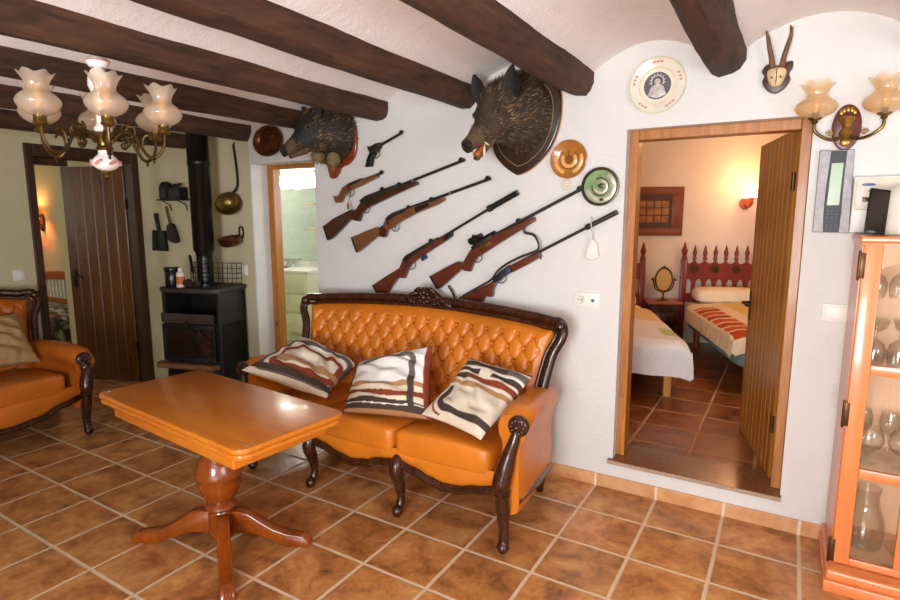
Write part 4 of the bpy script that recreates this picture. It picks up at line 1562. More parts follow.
# ------------------------------------------------------------------ plates and small things on the wall
pl = thing('portrait_plate', 'cream porcelain plate with a grey crowned portrait, left of the last beam', 'plate', (-0.637, WY - 0.004, 2.208))
pl['label'] = 'cream porcelain plate with a grey crowned figure in its centre'
m = MB(); m.lathe([(0.0, 0.0), (0.09, 0.0), (0.100, 0.004), (0.132, 0.016), (0.136, 0.018), (0.133, 0.021), (0.100, 0.010), (0.088, 0.006), (0.0, 0.006)], (0, 0, 0), 48, OUT)
m.build('plate_body', 'porcelain_cream', pl, angle=40)
m = MB(); m.lathe([(0.134, 0.0195), (0.1365, 0.0195), (0.1365, 0.0215), (0.132, 0.0215)], (0, 0, 0), 48, OUT, None, False); m.lathe([(0.084, 0.0065), (0.092, 0.0085), (0.084, 0.0085)], (0, 0, 0), 48, OUT, None, False)
m.build('gilt_rim', 'plate_gold', pl, merge=0)
m = MB(); m.lathe([(0.0, 0.0075), (0.066, 0.0075), (0.066, 0.006)], (0, 0, 0), 40, OUT); med = m.build('medallion', 'plate_grey_photo', pl)
m = MB()
m.prism([(-0.045, -0.046), (-0.030, -0.005), (-0.014, 0.006), (0.014, 0.006), (0.030, -0.005), (0.045, -0.046), (0.0, -0.062)], -0.0095, -0.007, None, 0.0008)
m.lathe([(0.0, 0.0098), (0.014, 0.0095), (0.015, 0.007)], (0, 0, 0.020), 20, OUT)
m.build('figure_robe', 'plate_pale_photo', med, merge=0)
m = MB()
m.tube([(0.030 * math.cos(a), -0.0085, 0.020 + 0.030 * math.sin(a)) for a in [R(-30 + k * 12) for k in range(21)]], 0.0035, 6)
for k in range(9):
    a = R(-10 + k * 25)
    m.tube([(0.032 * math.cos(a), -0.0085, 0.020 + 0.032 * math.sin(a)), (0.041 * math.cos(a), -0.0085, 0.020 + 0.041 * math.sin(a))], 0.002, 6)
m.build('figure_halo', 'plate_pale_photo', med, merge=0)
m = MB()
for k in range(5):
    a = R(90 + 72 * k)
    for e in (-0.16, 0, 0.16):
        m.ell((0.116 * math.cos(a + e), -0.0155, 0.116 * math.sin(a + e)), (0.009, 0.002, 0.006), None, 8, 6)
m.build('painted_pattern', 'plate_red', pl, merge=0)

t = thing('glazed_plate', 'orange brown glazed plate with cream arcs above the muzzle of the sling rifle', 'plate', (-1.09, WY - 0.004, 1.867))
m = MB(); m.lathe([(0.0, 0.0), (0.06, 0.0), (0.075, 0.006), (0.100, 0.018), (0.105, 0.021), (0.101, 0.024), (0.072, 0.011), (0.058, 0.007), (0.0, 0.006)], (0, 0, 0), 40, OUT); m.build('plate_body', 'porcelain_orange', t, angle=40)


def arc_band(r0, r1, a0, a1, y, n=20):
    out = [(r1 * math.cos(R(a0 + (a1 - a0) * k / n)), r1 * math.sin(R(a0 + (a1 - a0) * k / n))) for k in range(n + 1)]
    inn = [(r0 * math.cos(R(a0 + (a1 - a0) * k / n)), r0 * math.sin(R(a0 + (a1 - a0) * k / n))) for k in range(n + 1)]
    return out + inn[::-1]


m = MB()
for a0, a1 in ((-200, -110), (-70, 20)):
    m.prism(arc_band(0.064, 0.088, a0, a1, 0), -0.0165, -0.0125, None, 0.0008)
m.prism(arc_band(0.028, 0.048, -215, 35, 0), -0.0095, -0.0055, None, 0.0008)
m.build('glaze_arcs', 'porcelain_amber', t, merge=0)
m = MB()
m.prism(arc_band(0.048, 0.055, -230, 50, 0), -0.010, -0.0055, None, 0.0008); m.lathe([(0.0, 0.0085), (0.022, 0.0085), (0.024, 0.005)], (0, 0, 0), 20, OUT)
m.prism([(-0.008, 0.02), (0.008, 0.02), (0.003, 0.05), (-0.003, 0.05)], -0.0095, -0.005, None, 0.0006)
m.build('glaze_motif', 'porcelain_brown', t, merge=0)

t = thing('souvenir_plate', 'dark rimmed green and silver plate at the muzzle of the sling rifle', 'plate', (-0.907, WY - 0.004, 1.713))
m = MB(); m.lathe([(0.0, 0.0), (0.08, 0.0), (0.103, 0.012), (0.104, 0.022), (0.096, 0.024), (0.088, 0.012), (0.0, 0.008)], (0, 0, 0), 40, OUT); m.build('plate_body', 'plate_rim_dark', t, angle=40)
m = MB(); m.lathe([(0.0, 0.0095), (0.090, 0.0135), (0.088, 0.010)], (0, 0, 0), 40, OUT); m.build('plate_face', 'plate_green', t)
m = MB(); m.prism(arc_band(0.060, 0.086, -170, 60, 0), -0.015, -0.0115, None, 0.0008); m.prism(arc_band(0.025, 0.042, -160, 100, 0), -0.0135, -0.0095, None, 0.0008); m.build('silver_arcs', 'plate_silver', t, merge=0)
m = MB()
m.prism(arc_band(0.042, 0.050, -190, 120, 0), -0.013, -0.0095, None, 0.0006); m.ell((0.005, -0.012, 0.004), (0.02, 0.003, 0.014), None, 10, 8); m.ell((0.01, -0.014, -0.07), (0.014, 0.003, 0.009), None, 10, 8)
m.build('plate_motif', 'plate_rim_dark', t, merge=0)

t = thing('wall_trinket', 'tiny pale beaded flower hanging under the orange plate', 'ornament', (-1.101, WY - 0.002, 1.728))
m = MB()
for k in range(6):
    m.ell((0.020 * math.cos(k * PI / 3), -0.008, 0.020 * math.sin(k * PI / 3)), (0.012, 0.006, 0.012), None, 10, 6)
m.ell((0, -0.011, 0), (0.011, 0.007, 0.011), None, 10, 6); m.build('flower', 'gear_cream', t, merge=0)
m = MB(); m.tube([(0, -0.005, 0.025), (0.004, -0.005, 0.055)], 0.003, 6); m.build('thread', 'gear_cream', t)

t = thing('shell_pendant', 'small cream shell shaped pendant hanging from the lowest gun muzzle', 'ornament', (-0.937, WY - 0.002, 1.37))
m = MB()
m.prism([(p.x, p.z) for p in spline([(0, 0, 0.06), (0.028, 0, 0.03), (0.03, 0, 0.0), (0.038, 0, -0.03), (0.024, 0, -0.052), (-0.01, 0, -0.058), (-0.036, 0, -0.04), (-0.036, 0, -0.008), (-0.024, 0, 0.02), (-0.018, 0, 0.045)], 4, True)], -0.026, -0.004, None, 0.007, 3)
m.build('shell', 'white_cloth_band', t)
m = MB(); m.tube(spline([(0, -0.014, 0.055), (0.003, -0.05, 0.10), (-0.004, -0.052, 0.17), (-0.01, -0.03, 0.178)], 4), 0.0065, 8, flat=0.4); m.build('ribbon', 'white_cloth_band', t)

# roe antlers on a plaque
t = thing('antler_trophy', 'small pair of roe antlers with pale skull cap on a dark brown plaque', 'antler trophy', (-0.112, WY - 0.002, 2.18))
m = MB(); m.prism([(p.x, p.z) for p in spline([(0, 0, 0.055), (0.025, 0, 0.062), (0.058, 0, 0.068), (0.062, 0, 0.04), (0.050, 0, 0.015), (0.056, 0, -0.015), (0.035, 0, -0.05), (0.0, 0, -0.068), (-0.035, 0, -0.05), (-0.056, 0, -0.015), (-0.050, 0, 0.015), (-0.062, 0, 0.035), (-0.045, 0, 0.062), (-0.025, 0, 0.062)], 4, True)], -0.022, -0.002, None, 0.006)
m.build('plaque', 'plaque_brown', t)
m = MB(); m.superbox((-0.0, -0.035, 0.0), (0.036, 0.022, 0.042), 0.7, 0.7, 20, 14, lambda p: Vector((p.x * (1 + 0.25 * math.sin(p.z * 30)), p.y, p.z)))
sk = m.build('skull_cap', 'bone', t)
m = MB(); m.tube([(0, -0.057, 0.035), (0.001, -0.0575, 0.0), (0, -0.056, -0.035)], 0.0018, 6)
for s_ in (-1, 1): m.ell((s_ * 0.017, -0.054, -0.004), (0.005, 0.004, 0.006), None, 8, 6)
m.build('skull_sutures', 'plaque_brown', sk, merge=0)
for s_ in (-1, 1):
    m = MB()
    pts = [(s_ * 0.018, -0.035, 0.035), (s_ * 0.024, -0.045, 0.08), (s_ * 0.036, -0.055, 0.13), (s_ * 0.045, -0.05, 0.175), (s_ * (0.04 if s_ > 0 else 0.055), -0.05, 0.205 + (0.008 if s_ > 0 else 0))]
    sp = spline(pts, 5); m.tube(sp, lerp_list([0.014, 0.011, 0.010, 0.008, 0.003], len(sp)), 10)
    m.tube([pts[3], (pts[3][0] + s_ * .006, -0.07, pts[3][2] + 0.025)], [0.006, 0.002], 8)
    m.lathe([(0.012, -0.005), (0.018, 0), (0.012, 0.006)], (pts[0][0], pts[0][1], pts[0][2] + .006), 12)
    m.build('antler', 'antler', t, merge=0)

# embossed copper dish by the bathroom
t = thing('copper_dish', 'oval embossed copper dish above the bathroom doorway', 'plate', (-3.48, WY - 0.003, 2.125))
m = MB()
def ovr(prof):
    m.lathe(prof, (0, 0, 0), 40, Matrix(((1.42, 0, 0), (0, 0, -1), (0, 1, 0))))
ovr([(0.0, 0.0), (0.08, 0.0), (0.095, 0.02), (0.112, 0.028), (0.116, 0.030), (0.112, 0.033), (0.092, 0.026), (0.078, 0.008), (0.0, 0.008)])
m.build('dish_body', 'copper', t, angle=40)
m = MB()
rnd = random.Random(5)
for k in range(14):
    m.ell((rnd.uniform(-.075, .075), -0.009, rnd.uniform(-.05, .05)), (rnd.uniform(.012, .025), 0.007, rnd.uniform(.01, .02)), None, 10, 6)
for k in range(20):
    a = k * PI / 10
    m.ell((0.146 * math.cos(a), -0.031, 0.103 * math.sin(a)), (0.010, 0.004, 0.008), None, 8, 6)
o = m.build('embossed_pattern', 'copper', t, merge=0); o['kind'] = 'stuff'

# sockets and switches
def switch(label, x, z, y=WY, wdt=0.08, holes=0, rot=0):
    t = thing('light_switch' if not holes else 'wall_socket', label, 'switch' if not holes else 'socket', (x, y, z), rot)
    m = MB(); m.span((-wdt / 2, -0.010, -0.042), (wdt / 2, -0.001, 0.042), 0.004); m.build('cover_plate', 'white_plastic', t)
    if holes:
        for i in range(holes):
            cx = (i - (holes - 1) / 2) * 0.072
            if i == 0:
                m = MB(); m.lathe([(0.026, 0.010), (0.024, 0.013), (0.021, 0.0105), (0.0, 0.0105)], (cx, 0, 0), 24, OUT); so = m.build('socket_insert', 'cream_plastic', t)
                m = MB()
                for s_ in (-1, 1): m.ell((cx + s_ * 0.0095, -0.0105, 0), (0.004, 0.002, 0.004), None, 8, 6)
                m.build('pin_holes', 'box_grey', so, merge=0)
            else:
                m = MB(); m.lathe([(0.010, 0.010), (0.010, 0.013), (0.0, 0.013)], (cx, 0, 0), 16, OUT); m.build('aerial_jack', 'box_grey', t)
    else:
        m = MB(); m.span((-wdt / 2 + .012, -0.014, -0.030), (wdt / 2 - .012, -0.009, 0.030), 0.003); m.build('rocker', 'white_plastic', t)
    return t


switch('cream double wall socket beside the sofa back', -0.963, 1.085, WY, 0.15, 2)
switch('wide white switch plate beside the glass cabinet', 0.205, 1.113, WY, 0.115)
switch('small white switch by the stove', -3.855, 1.115, WY)
switch('white switch on the wall above the armchair', -5.10, 1.10, 1.985, 0.08, 0, PI / 2).location = (-5.10, 1.985, 1.105)

# ------------------------------------------------------------------ wall lamp by the cabinet
def shade_profile(k=1.0):
    return [(0.022, 0.0), (0.040, 0.004), (0.072, 0.022), (0.092, 0.050), (0.094, 0.068), (0.080, 0.092), (0.054, 0.112), (0.046, 0.126), (0.047, 0.142), (0.056, 0.165), (0.068, 0.185), (0.074, 0.196)]


def ruffle(th, i):
    f = max(0, (i - 7) / 4)
    return 0.007 * f * math.cos(6 * th), 0.007 * f * math.sin(6 * th + 1.2)


def glass_shade(m, o, k=1.0, ripple=True, kz=1.0):
    pr = [(r * k, z * k * kz) for r, z in shade_profile()]
    sp = spline([(r, 0, z) for r, z in pr], 2)
    pf = [(p.x, p.z) for p in sp]
    def wv(th, i):
        a, b = ruffle(th, i / 2)
        return (a * k, b * k) if ripple else (0, 0)
    m.lathe(pf, o, 36, None, wv, False)


t = thing('wall_lamp', 'double armed brass wall lamp with amber glass shades above the cabinet', 'wall lamp', (0.173, WY, 1.94))
m = MB()
m.prism([(0.055 * math.cos(a), 0.098 * math.sin(a)) for a in [2 * PI * k / 32 for k in range(32)]], -0.018, -0.001, None, 0.006); m.build('back_plate', 'plaque_red', t)
m = MB()
m.lathe([(0.012, -.05), (0.030, -.03), (0.022, -.012), (0.016, 0.0), (0.026, 0.025), (0.034, 0.038), (0.03, 0.042), (0.0, 0.04)], (0, -0.02, 0.0), 20)
for k in range(5):
    m.ell((0.028 * math.cos(R(30 + 30 * k)), -0.022, 0.05 + 0.024 * math.sin(R(30 + 30 * k))), (0.010, 0.006, 0.014), None, 10, 6)
m.ell((0, -0.022, -0.065), (0.022, 0.008, 0.018)); m.build('urn_relief', 'gilt', t, merge=0)
for s_ in (-1, 1):
    m = MB()
    pts = [(s_ * 0.02, -0.03, -0.045), (s_ * 0.05, -0.055, -0.055), (s_ * 0.085, -0.075, -0.045), (s_ * 0.120, -0.085, -0.015), (s_ * 0.122, -0.085, 0.02)]
    sp = spline(pts, 6); m.tube(sp, lerp_list([0.010, 0.007, 0.007, 0.007, 0.006], len(sp)), 10)
    m.tube([(s_ * (0.062 + 0.014 * math.cos(a) * (1 - k / 16)), -0.065, -0.03 + 0.014 * math.sin(a) * (1 - k / 16)) for k, a in enumerate([j * PI / 6 for j in range(15)])], 0.004, 6)
    m.lathe([(0.006, 0.0), (0.014, 0.008), (0.011, 0.014), (0.026, 0.022), (0.028, 0.028), (0.014, 0.03), (0.012, 0.05), (0.0, 0.05)], (s_ * 0.122, -0.085, 0.012), 20)
    m.build('arm', 'old_brass', t, merge=0)
    m = MB(); m.lathe([(0.009, 0), (0.010, 0.03), (0.012, 0.05), (0.007, 0.075), (0.0, 0.08)], (s_ * 0.122, -0.085, 0.06), 12); m.build('bulb', 'bulb_off', t)
    m = MB(); glass_shade(m, (s_ * 0.122, -0.085, 0.038), 0.86, True, 0.86); m.build('glass_shade', 'peach_glass', t, angle=80)

# ------------------------------------------------------------------ intercom panel and fuse box
t = thing('wall_panel', 'silver wall panel with a curved dark strip and green screen below the wall lamp', 'wall panel', (0.148, WY, 1.662))
m = MB(); m.prism([(-0.066, -0.18), (0.072, -0.184), (0.063, 0.181), (-0.066, 0.183)], -0.022, -0.001, None, 0.003); m.build('silver_face', 'silver_frame', t, smooth=False)
m = MB()
out = [(-0.022, 0.178), (-0.026, 0.09), (-0.030, 0.0), (-0.030, -0.09), (-0.026, -0.178), (0.034, -0.179), (0.036, -0.09), (0.034, 0.0), (0.034, 0.09), (0.036, 0.176)]
m.prism(out, -0.026, -0.018, None, 0.002); st = m.build('dark_strip', 'panel_dark', t, smooth=False)
m = MB(); m.prism([(-0.017, 0.125), (-0.021, -0.06), (0.025, -0.06), (0.027, 0.125)], -0.0275, -0.025, None, 0.0008); m.build('screen', 'panel_screen', st, smooth=False)
for z in (-0.083, -0.098, -0.113, -0.145, -0.155):
    for x in (-0.014, 0.003, 0.020):
        m = MB(); m.span((x - 0.006, -0.0285, z - 0.0045), (x + 0.006, -0.025, z + 0.0045), 0.001); m.build('button', 'panel_button', st)
t = thing('fuse_box', 'white fuse box with a row of breakers behind the black tablet', 'fuse box', (0.30, WY, 1.60))
m = MB(); m.span((-0.082, -0.055, -0.118), (0.12, -0.001, 0.122), 0.006); m.build('housing', 'white_plastic', t)
m = MB(); m.span((-0.075, -0.062, -0.02), (0.112, -0.054, 0.115), 0.004); m.build('front_cover', 'cream_plastic', t)
m = MB(); m.prism([(0.026 * math.cos(a) - 0.03, 0.006 * math.sin(a) + 0.088) for a in [2 * PI * k / 20 for k in range(20)]], -0.0635, -0.061, None, 0.0005); m.build('maker_mark', 'logo_blue', t)
m = MB(); m.span((-0.058, -0.0645, 0.010), (0.10, -0.060, 0.040), 0.002); wn = m.build('breaker_window', 'white_plastic', t)
for k in range(4):
    m = MB(); m.span((-0.048 + 0.034 * k, -0.068, 0.015), (-0.026 + 0.034 * k, -0.064, 0.035), 0.002); m.build('breaker_switch', 'box_grey' if k else 'plaque_red', wn)
m = MB(); m.prism([(-0.032, 0.058), (-0.028, 0.066), (-0.024, 0.058)], -0.0632, -0.061); m.build('warning_mark', 'box_grey', t)

# ------------------------------------------------------------------ stove corner
SR = math.atan2(.3, .95)
st = thing('wood_stove', 'black cast iron corner stove with glass fire door', 'stove', (-3.995, 2.67, 0), SR)
# local frame: x along the front, front at y 0 (towards -y), depth to +y
W2 = 0.27
m = MB()
m.span((-W2 + .02, 0.012, 0.02), (W2, 0.34, 0.72), 0.004)
m.span((W2 - 0.035, 0.0, 0.02), (W2, 0.34, 0.965), 0.004)
m.span((-W2 + .02, 0.0, 0.72), (-W2 + .05, 0.34, 0.965), 0.004)
m.span((-W2 + .02, 0.30, 0.72), (W2, 0.34, 0.965), 0.002)
m.build('stove_body', 'stove_black', st, angle=30)
m = MB()
m.prism([(-W2 - 0.02, 0.03), (-W2 + .07, -0.045), (W2 - 0.05, -0.045), (W2 + 0.012, -0.012), (W2 + 0.012, 0.345), (-W2 - 0.02, 0.345)], 0.965, 1.0, lambda a, b, d: (a, b, d), 0.006)
m.build('top_slab', 'stove_lid', st, angle=30)
m = MB(); m.prism([(-W2 + .0, 0.0), (W2 - .05, 0.0), (W2 - .05, -0.02), (-W2 + .03, -0.02)], 0.72, 0.80, lambda a, b, d: (a, b, d), 0.008); m.build('warming_ledge', 'stove_brick', st, angle=30)
m = MB()
for lo, hi in (((-W2 + .02, -0.022, 0.415), (W2 - .045, 0.012, 0.445)), ((-W2 + .02, -0.022, 0.675), (W2 - .045, 0.012, 0.712)), ((-W2 + .02, -0.022, 0.445), (-W2 + .05, 0.012, 0.675)), ((W2 - .075, -0.022, 0.445), (W2 - .045, 0.012, 0.675))):
    m.span(lo, hi, 0.004)
dr = m.build('fire_door', 'stove_black', st, angle=30)
m = MB(); m.span((-W2 + .05, -0.012, 0.445), (W2 - .075, -0.006, 0.675)); m.build('door_glass', 'ember_glass', dr)
m = MB(); m.tube(spline([(-0.02, -0.03, 0.74), (0.06, -0.055, 0.66), (0.16, -0.05, 0.57), (0.25, -0.045, 0.52)], 5), 0.007, 8); m.build('door_handle', 'black_iron', dr)
m = MB(); m.prism([(-W2 - .055, 0.03), (W2 - .02, 0.012), (W2 - .06, -0.06), (-W2 - .02, -0.06)], 0.36, 0.40, lambda a, b, d: (a, b, d), 0.006); m.build('ash_lip', 'log_bark', st, angle=30)
m = MB(); m.span((-W2 + .03, -0.004, 0.10), (W2 - .05, 0.012, 0.32), 0.004); m.build('ash_drawer', 'stove_black', st, angle=30)
m = MB()
m.lathe([(0.085, 1.0), (0.085, 1.02), (0.062, 1.03)] + sum([[(0.062, 1.04 + .035 * k), (0.066, 1.05 + .035 * k), (0.062, 1.06 + .035 * k)] for k in range(5)], []) + [(0.064, 1.26), (0.081, 1.29), (0.081, 1.95), (0.086, 1.955), (0.086, 1.985), (0.083, 1.99), (0.083, 2.30)], (0.02, 0.19, 0), 28)
m.build('stove_pipe', 'pipe_black', st, angle=50)


def stw(x, y, z=1.0):
    return Vector((-3.995, 2.67, z)) + Vector((math.cos(SR) * x - math.sin(SR) * y, math.sin(SR) * x + math.cos(SR) * y, 0))


t = thing('canister', 'black cylindrical canister with a lid on the stove top', 'canister', stw(-0.19, 0.06, 1.0005))
m = MB(); m.lathe([(0.050, 0.0), (0.052, 0.004), (0.052, 0.125), (0.049, 0.13)], (0, 0, 0), 28); m.build('can_body', 'jar_black', t)
m = MB(); m.lathe([(0.054, 0.128), (0.056, 0.132), (0.056, 0.152), (0.053, 0.156), (0.0, 0.156)], (0, 0, 0), 28); m.build('lid', 'jar_black', t)
t = thing('spray_bottle', 'pale bottle with an orange label beside the black canister', 'bottle', stw(-0.105, 0.05, 1.0005))
m = MB(); m.lathe([(0.030, 0.0), (0.032, 0.005), (0.032, 0.105), (0.026, 0.118), (0.016, 0.124), (0.0, 0.124)], (0, 0, 0), 24); m.build('bottle_body', 'paper_label', t)
m = MB(); m.lathe([(0.0325, 0.025), (0.0328, 0.026), (0.0328, 0.085), (0.0325, 0.086)], (0, 0, 0), 24, None, None, False); m.build('label', 'label_orange', t)
m = MB(); m.lathe([(0.015, 0.124), (0.016, 0.126), (0.016, 0.148), (0.012, 0.152), (0.0, 0.152)], (0, 0, 0), 16); m.build('cap', 'white_plastic', t)
t = thing('grill_rack', 'black wire grill rack standing behind the stove pipe', 'grill rack', stw(0.03, 0.302, 1.001), SR)
m = MB()
for k in range(12): m.tube([(-0.24 + .0436 * k, 0, 0.004), (-0.24 + .0436 * k, 0.008, 0.175)], 0.0028, 6)
for k in range(5): m.tube([(-0.24, 0.001 + .002 * k, 0.006 + .042 * k), (0.24, 0.001 + .002 * k, 0.006 + .042 * k)], 0.0028, 6)
m.build('wire_lattice', 'black_iron', t, merge=0)
rnd = random.Random(4)
for k, (x, y) in enumerate([(-0.05, 0.045), (0.0, 0.03), (-0.075, 0.10), (0.05, 0.05)]):
    r_ = 0.026 - 0.003 * (k % 2)
    m = MB(); m.ell((0, 0, r_), (r_, r_, r_ * 1.1), None, 14, 10)
    for q in range(40):
        a, b = rnd.uniform(0, 2 * PI), rnd.uniform(-1.0, 1.3)
        d = Vector((math.cos(a) * math.cos(b), math.sin(a) * math.cos(b), math.sin(b)))
        m.ell(tuple(Vector((0, 0, r_)) + d * r_ * .92), (0.006, 0.006, 0.004), None, 6, 4)
    o = m.build('pine_cone', 'pinecone', None, loc=stw(x, y, 1.008), merge=0)
    tag(o, 'dark pine cone on the stove top at the foot of the pipe', 'pine cone', 'pine cones on the stove')
t = thing('poker', 'thin black fire poker propped across the stove top', 'poker', stw(-0.02, 0.19, 1.0))
m = MB(); m.tube([(-0.165, 0.02, 0.235), (-0.078, -0.02, 0.105)], 0.012, 8); m.build('grip', 'black_iron', t)
m = MB(); m.tube([(-0.08, -0.02, 0.108), (-0.068, -0.02, 0.0035)], 0.0035, 8); m.build('rod', 'black_iron', t)
t = thing('fire_tongs', 'long black tongs hanging beside the stove pipe', 'tongs', (-4.40, WY - 0.002, 1.75))
m = MB(); m.tube([(0, -0.012, 0.0), (0.005, -0.02, -0.25), (0.0, -0.015, -0.46)], 0.007, 8); m.tube([(0.012, -0.012, 0.0), (0.022, -0.02, -0.25), (0.012, -0.015, -0.46)], 0.006, 8); m.ell((0.006, -0.014, 0.01), (0.018, 0.010, 0.02)); m.build('tong_arms', 'black_iron', t, merge=0)
m = MB(); m.cyl((0.006, 0.0, 0.02), (0.006, -0.02, 0.02), 0.004); m.build('nail', 'black_iron', t)

# shelf with irons, dustpan, brush on the wall behind the stove
t = thing('wall_shelf', 'small dark iron shelf on the wall beside the stove pipe', 'shelf', (-4.66, WY - 0.001, 1.705))
m = MB(); m.span((-0.19, -0.11, -0.012), (0.17, -0.001, 0.0), 0.003); m.build('shelf_board', 'black_iron', t)
m = MB()
for x in (-0.13, 0.1): m.tube([(x, -0.006, -0.10), (x, -0.02, -0.05), (x, -0.09, -0.012)], 0.005, 6)
m.build('bracket', 'black_iron', t, merge=0)
t = thing('flat_iron', 'old black iron box with a rounded lid on the wall shelf', 'flat iron', (-4.78, WY - 0.055, 1.7055))
m = MB(); m.span((-0.055, -0.04, 0.0), (0.055, 0.04, 0.115), 0.012); m.build('iron_body', 'black_iron', t)
m = MB(); m.lathe([(0.05, 0.112), (0.048, 0.132), (0.03, 0.150), (0.0, 0.155)], (0, 0, 0), 20); m.build('lid', 'black_iron', t)
t = thing('old_coffee_grinder', 'dark boxy grinder with a small crank beside the flat iron on the shelf', 'grinder', (-4.615, WY - 0.055, 1.7055))
m = MB(); m.span((-0.085, -0.04, 0.0), (0.085, 0.04, 0.10), 0.006); m.build('grinder_box', 'black_iron', t)
m = MB(); m.tube(spline([(-0.05, 0, 0.10), (-0.04, 0, 0.125), (0.0, 0, 0.115), (0.04, 0, 0.13), (0.055, 0, 0.12)], 4), 0.010, 8); m.build('crank', 'black_iron', t)
t = thing('dustpan', 'black metal dustpan with an upright handle on the wall behind the stove', 'dustpan', (-4.985, WY - 0.002, 1.24))
m = MB(); m.prism([(-0.11, 0.0), (0.105, 0.0), (0.09, 0.185), (-0.085, 0.19)], -0.035, -0.002, None, 0.006); m.build('pan', 'black_iron', t)
m = MB(); m.tube([(0.005, -0.02, 0.18), (-0.01, -0.025, 0.27), (-0.03, -0.02, 0.34)], [0.016, 0.018, 0.02], 10); m.build('handle', 'black_iron', t)
t = thing('hearth_brush', 'dark hearth brush hanging beside the dustpan', 'brush', (-4.78, WY - 0.002, 1.33))
m = MB(); m.prism([(p.x, p.z) for p in spline([(-0.045, 0, 0.14), (0.02, 0, 0.16), (0.065, 0, 0.08), (0.085, 0, 0.0), (0.02, 0, -0.01), (-0.05, 0, 0.03)], 4, True)], -0.05, -0.004, None, 0.012); m.build('bristles', 'pinecone', t)
m = MB(); m.tube([(-0.005, -0.028, 0.14), (-0.045, -0.025, 0.24), (-0.07, -0.02, 0.31)], [0.014, 0.011, 0.013], 10); m.build('handle', 'log_bark', t)

# ladle and small pan on the wall
t = thing('brass_ladle', 'large brass ladle with a long black handle hanging by the stove', 'ladle', (-3.895, WY - 0.001, 1.655))
m = MB()
RX = Matrix.Rotation(R(80), 3, 'X')
m.lathe([(0.0, -0.085), (0.050, -0.075), (0.08, -0.045), (0.098, 0.0), (0.102, 0.004), (0.094, 0.006), (0.074, -0.035), (0.04, -0.062), (0.0, -0.072)], (0, -0.095, 0), 32, Matrix.Rotation(R(38), 3, 'Z') @ Matrix.Rotation(R(66), 3, 'X'))
m.build('bowl', 'old_brass', t, angle=60)
m = MB(); m.tube(spline([(0.01, -0.05, 0.09), (0.03, -0.02, 0.15), (0.02, -0.014, 0.30), (-0.005, -0.012, 0.47)], 5), 0.0095, 8); m.tube([(-0.005, -0.012, 0.46), (-0.005, 0.0, 0.488)], 0.006, 8); m.build('handle', 'black_iron', t, merge=0)
t = thing('brass_pot', 'small brass pot with a ring handle hanging below the ladle', 'pot', (-3.89, WY - 0.001, 1.375))
m = MB(); m.lathe([(0.0, -0.06), (0.06, -0.058), (0.088, -0.035), (0.092, 0.0), (0.098, 0.008), (0.094, 0.012), (0.084, 0.0), (0.08, -0.03), (0.0, -0.05)], (0, -0.105, 0), 32, Matrix.Rotation(R(12), 3, 'X')); m.build('pot_body', 'copper', t, angle=60)
m = MB(); m.tube([(0.03 + 0.026 * math.cos(a), -0.013 - 0.002 * math.sin(a), 0.05 + 0.048 * math.sin(a)) for a in [k * PI / 10 for k in range(20)]], 0.006, 8, True); m.build('ring_handle', 'black_iron', t)
o = MB().tube([(-0.04, 0, 0.055), (0.10, 0.06, 0.06), (0.19, 0.13, 0.055)], [0.05, 0.055, 0.05], 16).build('firewood_log', 'log_bark', None, loc=(-4.52, 2.50, 0.0))
tag(o, 'short split log lying on the floor at the foot of the stove', 'log')

# ------------------------------------------------------------------ chandelier on the third beam
ch = thing('chandelier', 'brass chandelier with six ruffled pearl glass shades hanging from a beam over the table', 'chandelier', (-2.452, 1.307, 1.735), 0)
m = MB()
m.lathe([(0.0, 0.43), (0.035, 0.448), (0.044, 0.440), (0.044, 0.432), (0.036, 0.42), (0.03, 0.412), (0.0, 0.41)], (0, 0, 0), 28); m.build('ceiling_rose', 'white_ceramic', ch)
m = MB(); m.lathe([(0.0445, 0.4325), (0.0455, 0.434), (0.0455, 0.438), (0.0445, 0.4395)], (0, 0, 0), 28, None, None, False); m.build('rose_band', 'plate_red', ch)
m = MB(); m.lathe([(0.010, 0.415), (0.028, 0.40), (0.040, 0.37), (0.042, 0.34), (0.030, 0.31), (0.022, 0.24), (0.022, 0.19), (0.034, 0.175), (0.034, 0.165), (0.02, 0.155)], (0, 0, 0), 28); m.build('column', 'white_ceramic', ch, angle=60)
m = MB(); m.lathe([(0.018, 0.165), (0.036, 0.155), (0.040, 0.14), (0.028, 0.125), (0.026, 0.105), (0.034, 0.095), (0.026, 0.085)], (0, 0, 0), 24); m.build('arm_hub', 'old_brass', ch)
m = MB(); m.lathe([(0.026, 0.088), (0.026, 0.07), (0.040, 0.058), (0.052, 0.040), (0.050, 0.026), (0.034, 0.012), (0.016, 0.004), (0.0, 0.004)], (0, 0, 0), 28); pb = m.build('porcelain_bulb', 'white_ceramic', ch, angle=60)
m = MB()
for k in range(6):
    a = k * PI / 3
    for e in (-.18, .0, .2): m.ell((0.051 * math.cos(a + e), 0.051 * math.sin(a + e), 0.036 + e * .03), (0.008, 0.008, 0.007), None, 8, 6)
m.build('painted_pattern', 'plate_red', pb, merge=0)
m = MB(); m.lathe([(0.016, 0.006), (0.02, -0.002), (0.010, -0.012), (0.012, -0.02), (0.0, -0.034)], (0, 0, 0), 16); m.build('finial', 'old_brass', ch)
